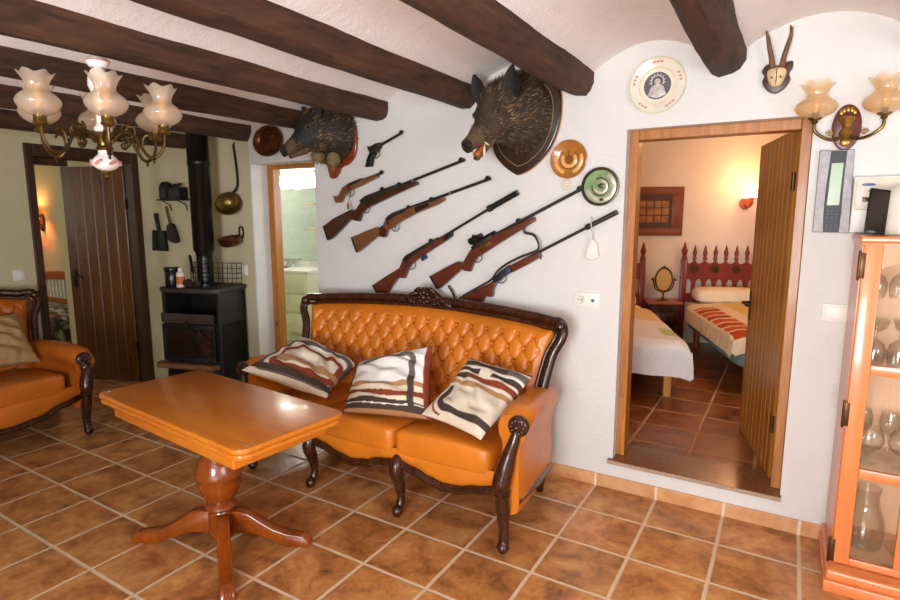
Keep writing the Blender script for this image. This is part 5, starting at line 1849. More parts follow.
for k in range(6):
    a = R(-28.8 + 5 + 60 * k)
    dv = Vector((math.cos(a), math.sin(a), 0))

    def P_(r_, z_, s_=0.0):
        return dv * r_ + Vector((-dv.y, dv.x, 0)) * s_ + Vector((0, 0, z_))
    m = MB()
    pts = [P_(0.03, 0.12), P_(0.07, 0.155), P_(0.115, 0.15), P_(0.145, 0.10), P_(0.175, 0.062), P_(0.21, 0.068), P_(0.235, 0.105), P_(0.24, 0.155)]
    sp = spline(pts, 6); m.tube(sp, lerp_list([0.008, 0.0075, 0.007, 0.007, 0.0075, 0.007, 0.006, 0.006], len(sp)), 8)
    # scrolls
    for cx, cz, rr, dr_, n_ in ((0.105, 0.165, 0.034, 1, 18), (0.085, 0.115, 0.022, -1, 14)):
        m.tube([P_(cx + rr * (1 - j / (n_ + 4)) * math.cos(dr_ * j * PI / 6 + 2.2), cz + rr * (1 - j / (n_ + 4)) * math.sin(dr_ * j * PI / 6 + 2.2)) for j in range(n_)], 0.0055, 6)
    m.tube(spline([P_(0.150, 0.095), P_(0.155, 0.135), P_(0.175, 0.15), P_(0.19, 0.135)], 4), 0.005, 6)
    m.lathe([(0.0, -0.022), (0.006, -0.014), (0.004, -0.006), (0.010, 0.0), (0.006, 0.008)], P_(0.192, 0.055), 10)
    m.build('arm', 'bronze', ch, merge=0)
    m = MB(); m.lathe([(0.006, 0.0), (0.022, 0.006), (0.026, 0.014), (0.022, 0.018), (0.022, 0.05), (0.026, 0.054), (0.020, 0.06), (0.0, 0.06)], P_(0.24, 0.15), 20); m.build('lamp_cup', 'old_brass', ch, angle=50)
    m = MB(); m.lathe([(0.010, 0.0), (0.012, 0.03), (0.018, 0.05), (0.018, 0.07), (0.008, 0.10), (0.0, 0.105)], P_(0.24, 0.205), 12); m.build('bulb', 'bulb_off', ch)
    m = MB(); glass_shade(m, P_(0.24, 0.188), 0.78, True, 1.0); m.build('glass_shade', 'pearl_glass', ch, angle=80)

# ------------------------------------------------------------------ glass fronted cabinet
cb = thing('display_cabinet', 'orange pine cabinet with glazed doors full of glassware', 'cabinet', (0.245, 2.75, 0))
DW, DD, DH = 1.10, 0.345, 1.475      # width, depth, height
m = MB()
m.span((0, 0.005, 0.09), (0.022, DD, 1.45)); m.span((DW - .022, 0.005, 0.09), (DW, DD, 1.45)); m.span((0.022, 0.005, 0.09), (DW - .022, DD - .01, 0.112)); m.span((0.022, 0.0, 1.43), (DW - .022, DD - .01, 1.45))
m.span((DW / 2 - .011, 0.03, 0.112), (DW / 2 + .011, DD - .01, 1.43))
m.build('carcass', 'cabinet_wood', cb, smooth=False)
m = MB(); m.span((0.022, DD - .012, 0.09), (DW - .022, DD, 1.45)); m.build('back_board', 'cabinet_inner_wood', cb, smooth=False)
m = MB()
m.span((-0.012, -0.028, 1.45), (DW + .012, DD, 1.475), 0.008, 3); m.span((-0.005, -0.014, 1.44), (DW + .005, DD, 1.452), 0.004)
m.build('cornice_top', 'cabinet_wood', cb, angle=30)
m = MB(); m.span((-0.022, -0.10, 0.0), (DW + .02, DD, 0.05), 0.004); m.span((-0.016, -0.085, 0.048), (DW + .014, DD, 0.092), 0.012, 3); m.build('plinth', 'cabinet_wood', cb, angle=30)
for z in (0.52, 0.95):
    m = MB(); m.span((0.024, 0.04, z - .006), (DW - .024, DD - .014, z)); m.build('shelf', 'clear_glass', cb, smooth=False)
m = MB(); m.span((0.024, 0.03, 0.113), (DW - .024, DD - .014, 0.118)); m.build('shelf', 'cabinet_inner_wood', cb, smooth=False)
ZR = [0.098, 0.505, 0.935, 1.445]
for k in (0, 1):
    x0 = 0.004 + k * (DW / 2 - .002)
    x1 = x0 + DW / 2 - .006
    dr = bpy.data.objects.new('door', None); COL.objects.link(dr); dr.parent = cb
    m = MB()
    m.span((x0, -0.018, ZR[0]), (x0 + .062, 0.003, ZR[3]), 0.004); m.span((x1 - .055, -0.018, ZR[0]), (x1, 0.003, ZR[3]), 0.004)
    m.span((x0 + .062, -0.018, ZR[0]), (x1 - .055, 0.003, ZR[0] + .03), 0.003)
    for z in (0.485, 0.923):
        m.span((x0 + .062, -0.018, z - .0), (x1 - .055, 0.003, z + .042), 0.003)
    m.span((x0 + .208, -0.016, ZR[0] + .03), (x0 + .232, 0.001, 0.485), 0.003)
    # shaped top rail
    arch = [(x0 + .062, ZR[3])] + [(x0 + .062, 1.345), (x0 + .075, 1.36), (x0 + .10, 1.366)] + [(x0 + .062 + (x1 - x0 - .117) * q / 10, 1.366 + .035 * math.sin(PI * q / 10)) for q in range(2, 9)] + [(x1 - .093, 1.366), (x1 - .068, 1.36), (x1 - .055, 1.345), (x1 - .055, ZR[3])]
    m.prism(arch, -0.018, 0.003)
    m.build('door_frame', 'cabinet_wood', dr, angle=30)
    for za, zb in ((ZR[0] + .03, 0.485), (0.527, 0.923), (0.965, 1.40)):
        m = MB(); m.span((x0 + .055, -0.007, za - .005), (x1 - .048, -0.004, zb + .003)); m.build('glass_pane', 'pane_glass', dr, smooth=False)
    hx = x0 - .010 if k == 0 else x1 + .006
    for z in (0.09 + .06, 0.69 + .06, 1.30 + .06):
        m = MB(); m.lathe([(0.0, -.062), (0.004, -.056), (0.0055, -.05), (0.0055, .05), (0.004, .056), (0.0, .062)], (hx, -0.016, z), 12); m.span((hx - .003, -0.019, z - .05), (hx + .02, -0.0155, z + .05), 0.001); m.build('hinge', 'hinge_bronze', dr, merge=0)
    if k == 0:
        m = MB(); m.ell((x1 - .028, -0.034, 0.80), (0.013, 0.013, 0.013)); m.cyl((x1 - .028, -0.018, 0.80), (x1 - .028, -0.03, 0.80), 0.006); m.build('knob', 'old_brass', dr, merge=0)


# glassware
def glassware(kind):
    m = MB()
    if kind == 'wine':
        m.lathe([(0.0, 0.0), (0.034, 0.001), (0.035, 0.003), (0.010, 0.008), (0.005, 0.018), (0.0045, 0.075), (0.010, 0.088), (0.032, 0.108), (0.040, 0.135), (0.039, 0.165), (0.033, 0.192), (0.0318, 0.192), (0.0375, 0.165), (0.0385, 0.135), (0.031, 0.110), (0.008, 0.092), (0.0, 0.090)], (0, 0, 0), 24)
    elif kind == 'snifter':
        m.lathe([(0.0, 0.0), (0.036, 0.001), (0.037, 0.003), (0.010, 0.008), (0.006, 0.035), (0.012, 0.046), (0.046, 0.07), (0.056, 0.10), (0.050, 0.135), (0.038, 0.158), (0.0368, 0.158), (0.0485, 0.135), (0.0545, 0.10), (0.045, 0.072), (0.01, 0.05), (0.0, 0.049)], (0, 0, 0), 24)
    elif kind == 'tumbler':
        m.lathe([(0.0, 0.0), (0.030, 0.0), (0.033, 0.004), (0.040, 0.10), (0.0388, 0.10), (0.031, 0.010), (0.0, 0.010)], (0, 0, 0), 24, None, lambda th, i: (0.0010 * math.cos(12 * th), 0))
    elif kind == 'coupe':
        m.lathe([(0.0, 0.0), (0.035, 0.001), (0.036, 0.003), (0.008, 0.008), (0.005, 0.02), (0.005, 0.095), (0.012, 0.105), (0.046, 0.130), (0.056, 0.165), (0.0548, 0.165), (0.045, 0.132), (0.01, 0.109), (0.0, 0.108)], (0, 0, 0), 24)
    elif kind == 'jug':
        m.lathe([(0.0, 0.0), (0.060, 0.0), (0.068, 0.006), (0.074, 0.05), (0.070, 0.12), (0.050, 0.19), (0.042, 0.23), (0.050, 0.27), (0.0486, 0.27), (0.0405, 0.23), (0.0485, 0.19), (0.068, 0.12), (0.072, 0.05), (0.064, 0.012), (0.0, 0.010)], (0, 0, 0), 28, None, lambda th, i: (0.0016 * math.cos(14 * th), 0))
    elif kind == 'bowl':
        m.lathe([(0.0, 0.0), (0.035, 0.0), (0.038, 0.004), (0.062, 0.03), (0.072, 0.055), (0.0705, 0.055), (0.060, 0.032), (0.034, 0.010), (0.0, 0.009)], (0, 0, 0), 28, None, lambda th, i: (0.0014 * math.cos(16 * th), 0))
    return m


GL = {}
def put_glass(name, kind, x, y, z, label, cat, group, flip=False):
    if kind not in GL:
        o = glassware(kind).build(name, 'clear_glass', None, angle=60)
        GL[kind] = o
    else:
        o = GL[kind].copy(); COL.objects.link(o); o.name = name
    hts = {'wine': .192, 'snifter': .158, 'tumbler': .10, 'coupe': .165, 'jug': .27, 'bowl': .055}
    o.location = (0.245 + x, 2.75 + y, z + (hts[kind] if flip else 0) + 0.0006)
    o.rotation_euler = (PI if flip else 0, 0, 0)
    tag(o, label, cat, group)


gA = 'stemmed glasses on the upper glass shelf'
for x in (0.085, 0.165, 0.245, 0.325, 0.405): put_glass('wine_glass', 'wine', x, 0.10, 0.95, 'upside down wine glass on the upper glass shelf of the cabinet', 'wine glass', gA, True)
for x in (0.09, 0.21, 0.33, 0.45): put_glass('coupe_glass', 'coupe', x, 0.225, 0.95, 'wide coupe glass behind the upside down wine glasses', 'coupe glass', 'coupe glasses behind the wine glasses')
for x in (0.10, 0.22, 0.34, 0.455): put_glass('brandy_glass', 'snifter', x, 0.10, 0.52, 'round bowled brandy glass on the middle glass shelf of the cabinet', 'brandy glass', 'brandy glasses on the middle shelf')
for x in (0.085, 0.185, 0.285, 0.385, 0.48): put_glass('wine_glass', 'wine', x, 0.235, 0.52, 'upright wine glass behind the brandy glasses in the cabinet', 'wine glass', 'wine glasses behind the brandy glasses')
put_glass('glass_jug', 'jug', 0.125, 0.16, 0.118, 'tall ribbed glass jug at the bottom of the cabinet', 'jug', None)
put_glass('glass_bowl', 'bowl', 0.265, 0.10, 0.118, 'ribbed glass bowl beside the jug at the bottom of the cabinet', 'bowl', None)
for x in (0.36, 0.45): put_glass('glass_tumbler', 'tumbler', x, 0.13, 0.118, 'glass tumbler at the bottom of the cabinet near the middle', 'tumbler', 'tumblers at the bottom of the cabinet')
for k in range(6):
    # hanging stem rack glasses just under the top
    put_glass('hanging_wine_glass', 'wine', 0.070 + .083 * k, 0.13, 1.2205, 'wine glass hanging upside down under the cabinet top', 'wine glass', 'wine glasses hanging under the cabinet top', True)
m = MB()
for k in range(7):
    m.span((0.245 + 0.026 + .085 * k, 2.785, 1.418), (0.245 + 0.040 + .085 * k, 3.08, 1.4285))
    m.span((0.245 + 0.026 + .085 * k - (.010 if k else 0), 2.785, 1.414), (0.245 + 0.040 + .085 * k + .010, 3.08, 1.419))
o = m.build('stem_rack_slats', 'cabinet_inner_wood', cb, smooth=False); o.location = (-0.245, -2.75, 0)

# on top of the cabinet
t = thing('tablet', 'black tablet standing tilted on the cabinet top', 'tablet', (0.283, 2.815, 1.4755), R(20))
m = MB()
tl = Matrix.Rotation(R(9), 3, 'Y') @ Matrix.Rotation(R(-14), 3, 'X')
m.box(tl @ Vector((0, 0, 0.101)), (0.075, 0.010, 0.185), tl, 0.004); m.build('tablet_case', 'tablet_black', t)
m = MB(); m.box(tl @ Vector((0, -0.0056, 0.101)), (0.065, 0.001, 0.165), tl); m.build('tablet_screen', 'ember_glass', t)
t = thing('cream_canister', 'rounded cream enamel canister on the cabinet top', 'canister', (0.388, 2.94, 1.4755))
m = MB(); m.lathe([(0.080, 0.0), (0.086, 0.006), (0.088, 0.10), (0.084, 0.15), (0.070, 0.185), (0.045, 0.20), (0.0, 0.204)], (0, 0, 0), 36); m.build('canister_body', 'porcelain_cream', t)
m = MB(); m.tube(spline([(-0.083, -0.02, 0.14), (-0.098, -0.022, 0.15), (-0.098, -0.022, 0.17), (-0.078, -0.02, 0.165)], 4), 0.008, 8); m.build('lug_handle', 'porcelain_cream', t)

# ------------------------------------------------------------------ bedroom seen through the door
FZ = 0.17                      # its floor is raised


def slab_cover(hw, ln, top, drop_l, drop_r, drop_f, crown=0.03, wav=0.012, head_gap=0.0):
    """blanket: top plus hanging sides; local x across, y from foot 0 to head ln; z above the floor"""
    prof = [(-hw - .02, top - drop_l), (-hw - .018, top - drop_l * .6), (-hw - .012, top - drop_l * .25), (-hw + .01, top - .02), (-hw + .06, top)]
    n = 14
    prof += [(-hw + .06 + (2 * hw - .12) * k / n, top + crown * math.sin(PI * k / n)) for k in range(1, n)]
    prof += [(hw - .06, top), (hw - .01, top - .02), (hw + .012, top - drop_r * .25), (hw + .018, top - drop_r * .6), (hw + .02, top - drop_r)]
    rows = []
    ys = [(-0.03, drop_f), (-0.028, drop_f * .6), (-0.02, drop_f * .25), (0.005, 0.025), (0.06, 0.0)] + [(0.06 + (ln - .06) * k / 24, 0.0) for k in range(1, 25)]
    for y, dz in ys:
        row = []
        for i, (x, z) in enumerate(prof):
            zz = min(z, top + crown) - dz
            if z < top - .03 and dz > 0.03:
                zz = min(z, top - dz)
            hang = max(0, (top - zz)) / max(.05, max(drop_l, drop_r, drop_f))
            w_ = wav * hang * math.sin(y * 21 + i * 0.3) if abs(x) > hw - .02 else 0
            wy = wav * hang * math.sin(x * 17 + 1) if dz > 0.03 else 0
            row.append(Vector((x + math.copysign(w_, x), y + wy, zz + 0.006 * mnoise.noise(Vector((x * 4, y * 4, hw))))))
        rows.append(row)
    return rows


def cover_mesh(rows):
    m = MB()
    vs = [[m.bm.verts.new(p) for p in r] for r in rows]
    for a, b in zip(vs, vs[1:]):
        for i in range(len(a) - 1):
            m._f([a[i], a[i + 1], b[i + 1], b[i]])
    return m


def finial(m, x, y, z, h, r):
    m.lathe([(r, 0), (r * 1.15, h * .1), (r * .7, h * .2), (r * 1.1, h * .38), (r * 1.2, h * .5), (r * .75, h * .66), (r * .5, h * .8), (r * .25, h * .93), (0, h)], (x, y, z), 10)


def headboard(root, x0, x1, y, z0, step, mat_='red_headboard'):
    """carved board with turned spires; x along the board"""
    n = max(2, int(round((x1 - x0) / step)))
    st_ = (x1 - x0) / n
    for x in (x0, x1):
        m = MB(); m.span((x - .03, y - .025, 0.0), (x + .03, y + .025, z0 + .40), 0.004); finial(m, x, y, z0 + .40, 0.19, 0.026)
        m.build('post', mat_, root, merge=0)
    # scalloped board
    top_ = []
    for k in range(n):
        for q in range(9):
            a = PI * q / 8
            top_.append((x0 + st_ * (k + .5) - st_ * .46 * math.cos(a), z0 + .40 - .045 * math.sin(a)))
    m = MB(); m.prism([(x0, z0 + .20)] + [(x0, z0 + .40)] + top_ + [(x1, z0 + .40), (x1, z0 + .20)], y - .014, y + .014)
    # row of arched openings under the board
    for k in range(n + 1):
        m.span((x0 + st_ * k - .020, y - .012, z0 + .02), (x0 + st_ * k + .020, y + .012, z0 + .21))
    for k in range(n):
        cx = x0 + st_ * (k + .5)
        for s_ in (-1, 1):
            m.prism([(cx + s_ * (st_ / 2 - .018), z0 + .20), (cx + s_ * 0.0, z0 + .20)] + [(cx + s_ * (st_ / 2 - .02) * math.sin(R(18 * q)), z0 + .13 + .06 * math.cos(R(18 * q))) for q in range(0, 6)], y - .012, y + .012)
    m.span((x0, y - .014, z0 - .06), (x1, y + .014, z0 + .03))
    m.build('carved_board', mat_, root, smooth=False, merge=0)
    for k in range(1, n):
        m = MB(); finial(m, x0 + st_ * k, y, z0 + .395, 0.165, 0.019); m.build('spire', mat_, root)
    for k in range(n):
        if k % 2 == 0:
            cx = x0 + st_ * (k + 1)
            if cx > x1 - .05: continue
            m = MB()
            for q in range(8):
                m.ell((cx + .032 * math.cos(q * PI / 4), y - .018, z0 + .30 + .032 * math.sin(q * PI / 4)), (0.016, 0.008, 0.016), None, 8, 6)
            m.ell((cx, y - .02, z0 + .30), (0.018, 0.01, 0.018), None, 10, 6)
            m.build('rosette', 'bronze', root, merge=0)


# double bed (its foot corner nearest the door is the anchor)
BA = math.radians(21)
c2 = Vector((-0.257, 4.72, FZ))
HW2 = 0.70
b2o = thing('double_bed', 'wide bed with spired red headboard and a cream quilt with orange squares', 'bed', tuple(c2 + SD * HW2 + HD * 0.02), BA)
headboard(b2o, -HW2 - .03, HW2 + .03, 1.88, 0.53, 0.105)
m = MB(); m.superbox((0, 0.93, 0.29), (HW2 - .01, 0.92, 0.075), 0.15, 0.12, 40, 12); m.build('bed_base', 'bed_base_blue', b2o, angle=80)
m = MB(); m.superbox((0, 0.93, 0.415), (HW2, 0.92, 0.075), 0.2, 0.12, 40, 12); m.build('mattress', 'linen_cream', b2o, angle=80)
for x in (-HW2 + .1, HW2 - .1):
    for y in (0.12, 1.7):
        m = MB(); m.cyl((x, y, 0.0), (x, y, 0.235), 0.028, 0.034); m.build('leg', 'bed_wood', b2o)
rows = slab_cover(HW2 + .05, 1.50, 0.50, 0.17, 0.17, 0.15, 0.035, 0.012)
m = MB()
NU, NV = 110, 100
hwid = HW2 + .05


def quilt(u, v):
    # resample the cover rows
    a = u * (len(rows[0]) - 1); b = v * (len(rows) - 1)
    i, j = min(int(a), len(rows[0]) - 2), min(int(b), len(rows) - 2)
    f, g = a - i, b - j
    return (rows[j][i] * (1 - f) + rows[j][i + 1] * f) * (1 - g) + (rows[j + 1][i] * (1 - f) + rows[j + 1][i + 1] * f) * g


m.sheet(quilt, NU, NV)
qo = m.build('quilt', 'quilt_cloth', b2o, angle=90, merge=0)
QC, QO, QO2, QY, QG, QW = [lin(h) for h in ('#efd9b4', '#c8552a', '#b4431c', '#e3c477', '#b7bf6a', '#e9e4da')]


def quilt_col(i, co):
    x, y = co.x, co.y
    d = x + hwid                     # distance from the near side edge
    if 0.0 < d < 0.19 and -0.02 < y < 1.25:
        k = (y + 0.02) / 0.17
        if 0.1 < k - math.floor(k) < 0.9:
            return QO if int(k) % 2 else QO2
    if d > 0.30:
        return QY if y > .5 else QG
    return QC


pattern(qo, quilt_col)
for s_, x in ((0, -0.33), (1, 0.34)):
    m = MB(); m.superbox((x, 1.688, 0.575), (0.33, 0.172, 0.078), 0.5, 0.35, 36, 18)
    o = m.build('pillow', 'linen_cream', None, angle=90)
    o.location = b2o.location; o.rotation_euler.z = BA
    tag(o, 'plump cream pillow on the double bed, ' + ('nearest the mirror' if s_ == 0 else 'on its far half'), 'pillow', 'pillows on the double bed')

# single bed in front
c1 = Vector((-0.66, 4.42, FZ))
HW1 = 0.46
b1o = thing('single_bed', 'narrow pine legged bed under a white and peach blanket', 'bed', tuple(c1 - SD * HW1 + HD * 0.03), BA)
headboard(b1o, -HW1 - .02, HW1 + .02, 1.95, 0.53, 0.105)
m = MB(); m.span((-HW1 + .02, 0.03, 0.22), (HW1 - .02, 1.92, 0.30), 0.01); m.build('bed_frame', 'pine_light', b1o)
m = MB(); m.superbox((0, 0.96, 0.37), (HW1, 0.95, 0.08), 0.2, 0.12, 40, 12); m.build('mattress', 'linen_cream', b1o, angle=80)
for x in (-HW1 + .05, HW1 - .05):
    for y in (0.07, 1.82):
        m = MB(); m.span((x - .028, y - .028, 0.0), (x + .028, y + .028, 0.23), 0.004); m.build('leg', 'pine_light', b1o)
rows = slab_cover(HW1 + .06, 1.60, 0.462, 0.25, 0.25, 0.26, 0.03, 0.02)
rows = [[Vector((p.x, p.y - 0.11, p.z)) for p in r] for r in rows]
m = MB(); m.sheet(quilt, NU, NV)
bo = m.build('blanket', 'quilt_cloth', b1o, angle=90, merge=0)
BW, BP, BG = lin('#ebe6e4'), lin('#efcfa0'), lin('#b9c98c')


def blanket_col(i, co):
    x, y = co.x, co.y
    if y > 0.75: return BP
    if x > HW1 - .08 and 0.12 < y < 0.42: return BG
    return BW


pattern(bo, blanket_col)
m = MB(); m.superbox((0.02, 1.70, 0.525), (0.36, 0.19, 0.07), 0.5, 0.35, 36, 18)
o = m.build('pillow', 'linen_peach', None, angle=90); o.location = b1o.location; o.rotation_euler.z = BA
tag(o, 'peach pillow on the narrow bed', 'pillow')

# night table and swing mirror
nl = bp(1.20, 6.29, FZ)
t = thing('night_table', 'dark night table between the two beds', 'night table', tuple(nl), BA)
m = MB(); m.span((-0.175, -0.17, 0.47), (0.175, 0.17, 0.495), 0.006); m.build('table_top', 'bed_wood', t, angle=30)
m = MB(); m.span((-0.16, -0.15, 0.0), (0.16, 0.16, 0.47)); m.build('cabinet_body', 'carved_wood', t, smooth=False)
for z in (0.16, 0.31):
    m = MB(); m.span((-0.145, -0.162, z - .06), (0.145, -0.15, z + .07), 0.004); d_ = m.build('drawer', 'carved_wood', t, angle=30)
    m = MB(); m.ell((0, -0.172, z), (0.012, 0.012, 0.012)); m.build('knob', 'old_brass', d_)
t = thing('swing_mirror', 'small oval swing mirror in a bronze stand on the night table', 'mirror', tuple(nl + HD * -0.02 + SD * 0.0 + Vector((0, 0, 0.4955))), BA)
t.scale = (0.8, 0.8, 0.95)
m = MB(); m.lathe([(0.07, 0.0), (0.07, 0.008), (0.02, 0.018), (0.010, 0.05), (0.012, 0.09), (0.008, 0.10)], (0, 0, 0), 20)
m.tube(spline([(0, 0, 0.09), (0.10, 0, 0.13), (0.13, 0, 0.22), (0.125, 0, 0.26)], 6), 0.008, 8); m.tube(spline([(0, 0, 0.09), (-0.10, 0, 0.13), (-0.13, 0, 0.22), (-0.125, 0, 0.26)], 6), 0.008, 8)
for s_ in (-1, 1): m.ell((s_ * .145, 0, 0.235), (0.022, 0.008, 0.012), None, 10, 6)
m.build('stand', 'bronze', t, merge=0)
m = MB(); m.tube([(0.105 * math.cos(a), 0.0, 0.235 + 0.13 * math.sin(a)) for a in [k * PI / 20 for k in range(40)]], 0.012, 8, True); m.ell((0, 0, .375), (.02, .01, .015), None, 10, 6); m.build('mirror_frame', 'bronze', t, merge=0)
m = MB(); m.prism([(0.100 * math.cos(a), 0.235 + 0.125 * math.sin(a)) for a in [k * PI / 20 for k in range(40)]], -0.006, 0.006); m.build('mirror_glass', 'mirror_amber', t)

# picture and wall lamp on the headwall
t = thing('framed_picture', 'brown framed picture of a grid of ochre squares on the bedroom wall', 'picture', tuple(bp(1.10, WN - 0.002, 1.61)), BA)
t.scale = (0.88, 1, 0.90)
m = MB()
for lo, hi in (((-0.34, -0.03, -0.29), (0.34, -0.001, -0.20)), ((-0.34, -0.03, 0.20), (0.34, -0.001, 0.29)), ((-0.34, -0.03, -0.20), (-0.22, -0.001, 0.20)), ((0.20, -0.03, -0.20), (0.34, -0.001, 0.20))): m.span(lo, hi, 0.003)
m.build('frame', 'picture_brown', t, angle=30)
m = MB(); m.span((-0.22, -0.016, -0.20), (0.20, -0.004, 0.20)); pt = m.build('canvas', 'picture_dark', t, smooth=False)
m = MB()
for i in range(4):
    for j in range(3):
        m.span((-0.175 + .09 * i, -0.0185, -0.13 + .09 * j), (-0.10 + .09 * i, -0.0155, -0.055 + .09 * j))
m.build('painted_pattern', 'picture_tile', pt, smooth=False)
t = thing('bedside_sconce', 'wooden wall sconce with a lit pink shade over the double bed', 'wall lamp', tuple(bp(2.02, WN - 0.001, 1.70)), BA)
m = MB(); m.prism([(p.x, p.z) for p in spline([(0, 0, .06), (.05, 0, .03), (.055, 0, -.03), (0, 0, -.075), (-.055, 0, -.03), (-.05, 0, .03)], 4, True)], -0.02, 0.0, None, 0.005); m.build('back_plate', 'bed_wood', t)
m = MB(); m.tube(spline([(0, -0.01, -0.02), (0.01, -0.08, -0.04), (0.025, -0.125, -0.01), (0.025, -0.13, 0.03)], 5), 0.014, 8); m.lathe([(0.012, 0.0), (0.04, 0.012), (0.042, 0.022), (0.0, 0.022)], (0.025, -0.13, 0.025), 16); m.build('arm', 'bed_wood', t, merge=0)
m = MB(); m.lathe([(0.085, 0.045), (0.078, 0.10), (0.055, 0.16), (0.045, 0.175)], (0.025, -0.13, 0.0), 24, None, None, False); m.build('lamp_shade', 'shade_glow', t)
m = MB(); m.ell((0.025, -0.13, 0.09), (0.024, 0.024, 0.03)); m.build('bulb', 'shade_glow_warm', t)

# ------------------------------------------------------------------ bathroom
t = thing('bathroom_vanity', 'cream vanity cabinet with an oval basin in the lit bathroom', 'vanity', (-5.62, 5.375, 0))
m = MB(); m.span((-0.62, -0.46, 0.10), (0.62, -0.01, 0.86), 0.004); m.span((-0.60, -0.43, 0.0), (0.60, -0.02, 0.10)); m.build('vanity_body', 'vanity_cream', t, angle=30)
for x0, x1, z0, z1 in ((-0.61, -0.22, 0.13, 0.84), (-0.21, 0.16, 0.13, 0.62), (0.18, 0.60, 0.13, 0.36), (0.18, 0.60, 0.38, 0.60), (0.18, 0.60, 0.62, 0.84)):
    m = MB(); m.span((x0, -0.478, z0), (x1, -0.46, z1), 0.005); d_ = m.build('cabinet_front', 'vanity_cream', t, angle=30)
    m = MB(); m.ell(((x0 + x1) / 2, -0.492, (z0 + z1) / 2), (0.013, 0.013, 0.013)); m.build('knob', 'white_ceramic', d_)
m = MB(); m.prism([(-0.64, -0.01), (-0.64, -0.46)] + [(-0.30 + .42 * k / 16, -0.47 - .09 * math.sin(PI * k / 16)) for k in range(17)] + [(0.64, -0.46), (0.64, -0.01)], 0.86, 0.90, lambda a, b, d: (a, b, d), 0.010, 3); m.build('counter', 'white_ceramic', t, angle=40)
m = MB(); m.lathe([(0.0, 0.865), (0.10, 0.868), (0.16, 0.885), (0.185, 0.903), (0.20, 0.906), (0.205, 0.900)], (-0.09, -0.27, 0), 32); m.build('basin', 'white_ceramic', t)
m = MB()
m.lathe([(0.025, 0.90), (0.022, 0.93), (0.018, 0.985), (0.0, 0.99)], (-0.09, -0.085, 0), 16); m.tube(spline([(-0.09, -0.085, 0.96), (-0.09, -0.14, 0.99), (-0.09, -0.19, 0.965)], 5), 0.012, 10)
for s_ in (-1, 1):
    m.lathe([(0.022, 0.90), (0.020, 0.93), (0.012, 0.95), (0.026, 0.965), (0.026, 0.985), (0.0, 0.99)], (-0.09 + s_ * .10, -0.085, 0), 14)
m.build('tap', 'chrome', t, merge=0)
t = thing('bathroom_mirror', 'large mirror above the vanity', 'mirror', (-5.62, 5.378, 1.0))
m = MB(); m.span((-0.60, -0.008, 0.0), (0.60, -0.001, 0.92)); m.build('mirror_glass', 'mirror_silver', t, smooth=False)
m = MB(); m.span((-0.62, -0.014, -0.02), (0.62, -0.0005, 0.0)); m.span((-0.62, -0.014, 0.92), (0.62, -0.0005, 0.94)); m.build('mirror_trim', 'stone_grey', t, smooth=False)
for z in (1.40, 1.72):
    o = MB().span((-0.14, -0.11, -0.008), (0.16, -0.0002, 0.0), 0.002).build('glass_shelf', 'pine_light', None, loc=(-5.22, 5.368, z))
    tag(o, 'slim shelf on the bathroom mirror, ' + ('lower one' if z < 1.5 else 'upper one'), 'shelf', 'shelves on the bathroom mirror')
t = thing('vanity_light', 'white light bar with glowing bulbs over the bathroom mirror', 'lamp', (-5.58, 5.378, 2.04))
m = MB(); m.span((-0.55, -0.07, 0.0), (0.55, -0.001, 0.06), 0.008); m.build('light_bar', 'white_plastic', t)
for x in (-0.20, 0.19):
    m = MB(); m.lathe([(0.020, -0.0), (0.022, -0.025), (0.0, -0.03)], (x, -0.07, 0.0), 14); m.build('lamp_holder', 'chrome', t)
    m = MB(); m.ell((x, -0.07, -0.06), (0.035, 0.035, 0.04)); m.build('bulb', 'bulb_glow', t)

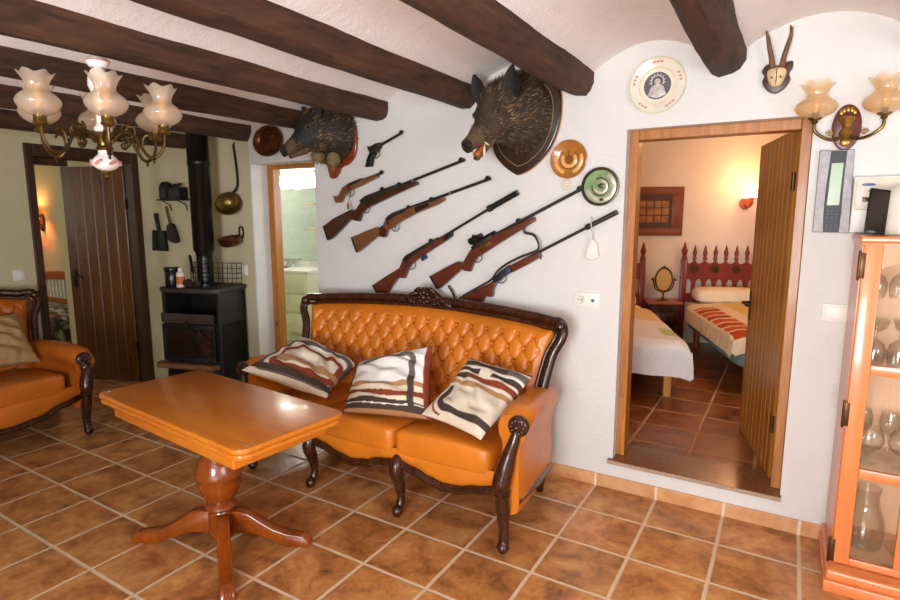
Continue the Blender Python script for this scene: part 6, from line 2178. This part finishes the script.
# ------------------------------------------------------------------ second bedroom
t = thing('spindle_bed', 'wooden bed with a white spindle headboard under a dark floral cover', 'bed', (-7.55, 3.40, 0))
m = MB()
top_ = [(-0.68 + 1.36 * k / 20, 0.845 + 0.05 * math.sin(PI * k / 20)) for k in range(21)]
m.prism(top_ + [(x, z - .10) for x, z in reversed(top_)], -0.022, 0.022, None, 0.006)
m.span((-0.68, -0.02, 0.50), (0.68, 0.02, 0.56), 0.005); m.build('head_rail', 'bed_wood', t, angle=40)
for x in (-0.70, 0.70):
    m = MB(); m.span((x - .03, -0.03, 0.0), (x + .03, 0.03, 0.90), 0.006); finial(m, x, 0, 0.90, 0.12, 0.03); m.build('post', 'bed_wood', t, merge=0)
for k in range(15):
    m = MB(); m.lathe([(0.012, 0.55), (0.016, 0.58), (0.011, 0.60), (0.018, 0.65), (0.021, 0.68), (0.012, 0.72), (0.016, 0.75), (0.012, 0.80)], (-0.62 + .0886 * k, 0, 0), 10); m.build('spindle', 'white_ceramic', t)
m = MB(); m.superbox((0, -1.0, 0.27), (0.66, 0.96, 0.15), 0.2, 0.12, 32, 10); m.build('mattress', 'linen_cream', t, angle=80)
for x in (-.6, .6):
    for y in (-1.85, -.15):
        m = MB(); m.cyl((x, y, 0), (x, y, 0.14), 0.03); m.build('leg', 'bed_wood', t)
rows = slab_cover(0.68, 1.93, 0.44, 0.26, 0.26, 0.26, 0.05, 0.02)
rows = [[Vector((p.x, p.y - 1.97, p.z)) for p in r] for r in rows]
m = MB(); m.sheet(quilt, 90, 110)
fo = m.build('floral_cover', 'floral_cloth', t, angle=90, merge=0)
F1, F2, F3, F4 = lin('#3a4a40'), lin('#7a8f86'), lin('#a0585c'), lin('#c9d0cc')


def floral(i, co):
    n1 = mnoise.noise(Vector((co.x * 9, co.y * 9, co.z * 9)))
    n2 = mnoise.noise(Vector((co.x * 14 + 5, co.y * 14, co.z * 14)))
    if n1 > 0.22: return F3
    if n2 > 0.25: return F4
    if n1 < -0.2: return F2
    return F1


pattern(fo, floral)
t = thing('bedside_wall_lamp', 'wooden wall lamp with an orange glowing shade in the side bedroom', 'wall lamp', (-8.02, 3.449, 1.48))
m = MB(); m.prism([(0.05 * math.cos(a), 0.11 * math.sin(a)) for a in [k * PI / 14 for k in range(28)]], -0.025, 0.0, None, 0.006); m.build('back_plate', 'carved_wood', t)
m = MB(); m.tube(spline([(0, -0.02, -0.02), (0.0, -0.10, -0.03), (0.0, -0.13, 0.03)], 5), 0.012, 8); m.build('arm', 'carved_wood', t)
m = MB(); m.lathe([(0.09, 0.04), (0.08, 0.10), (0.05, 0.18)], (0, -0.13, 0.0), 24, None, None, False); m.build('lamp_shade', 'shade_glow_warm', t)
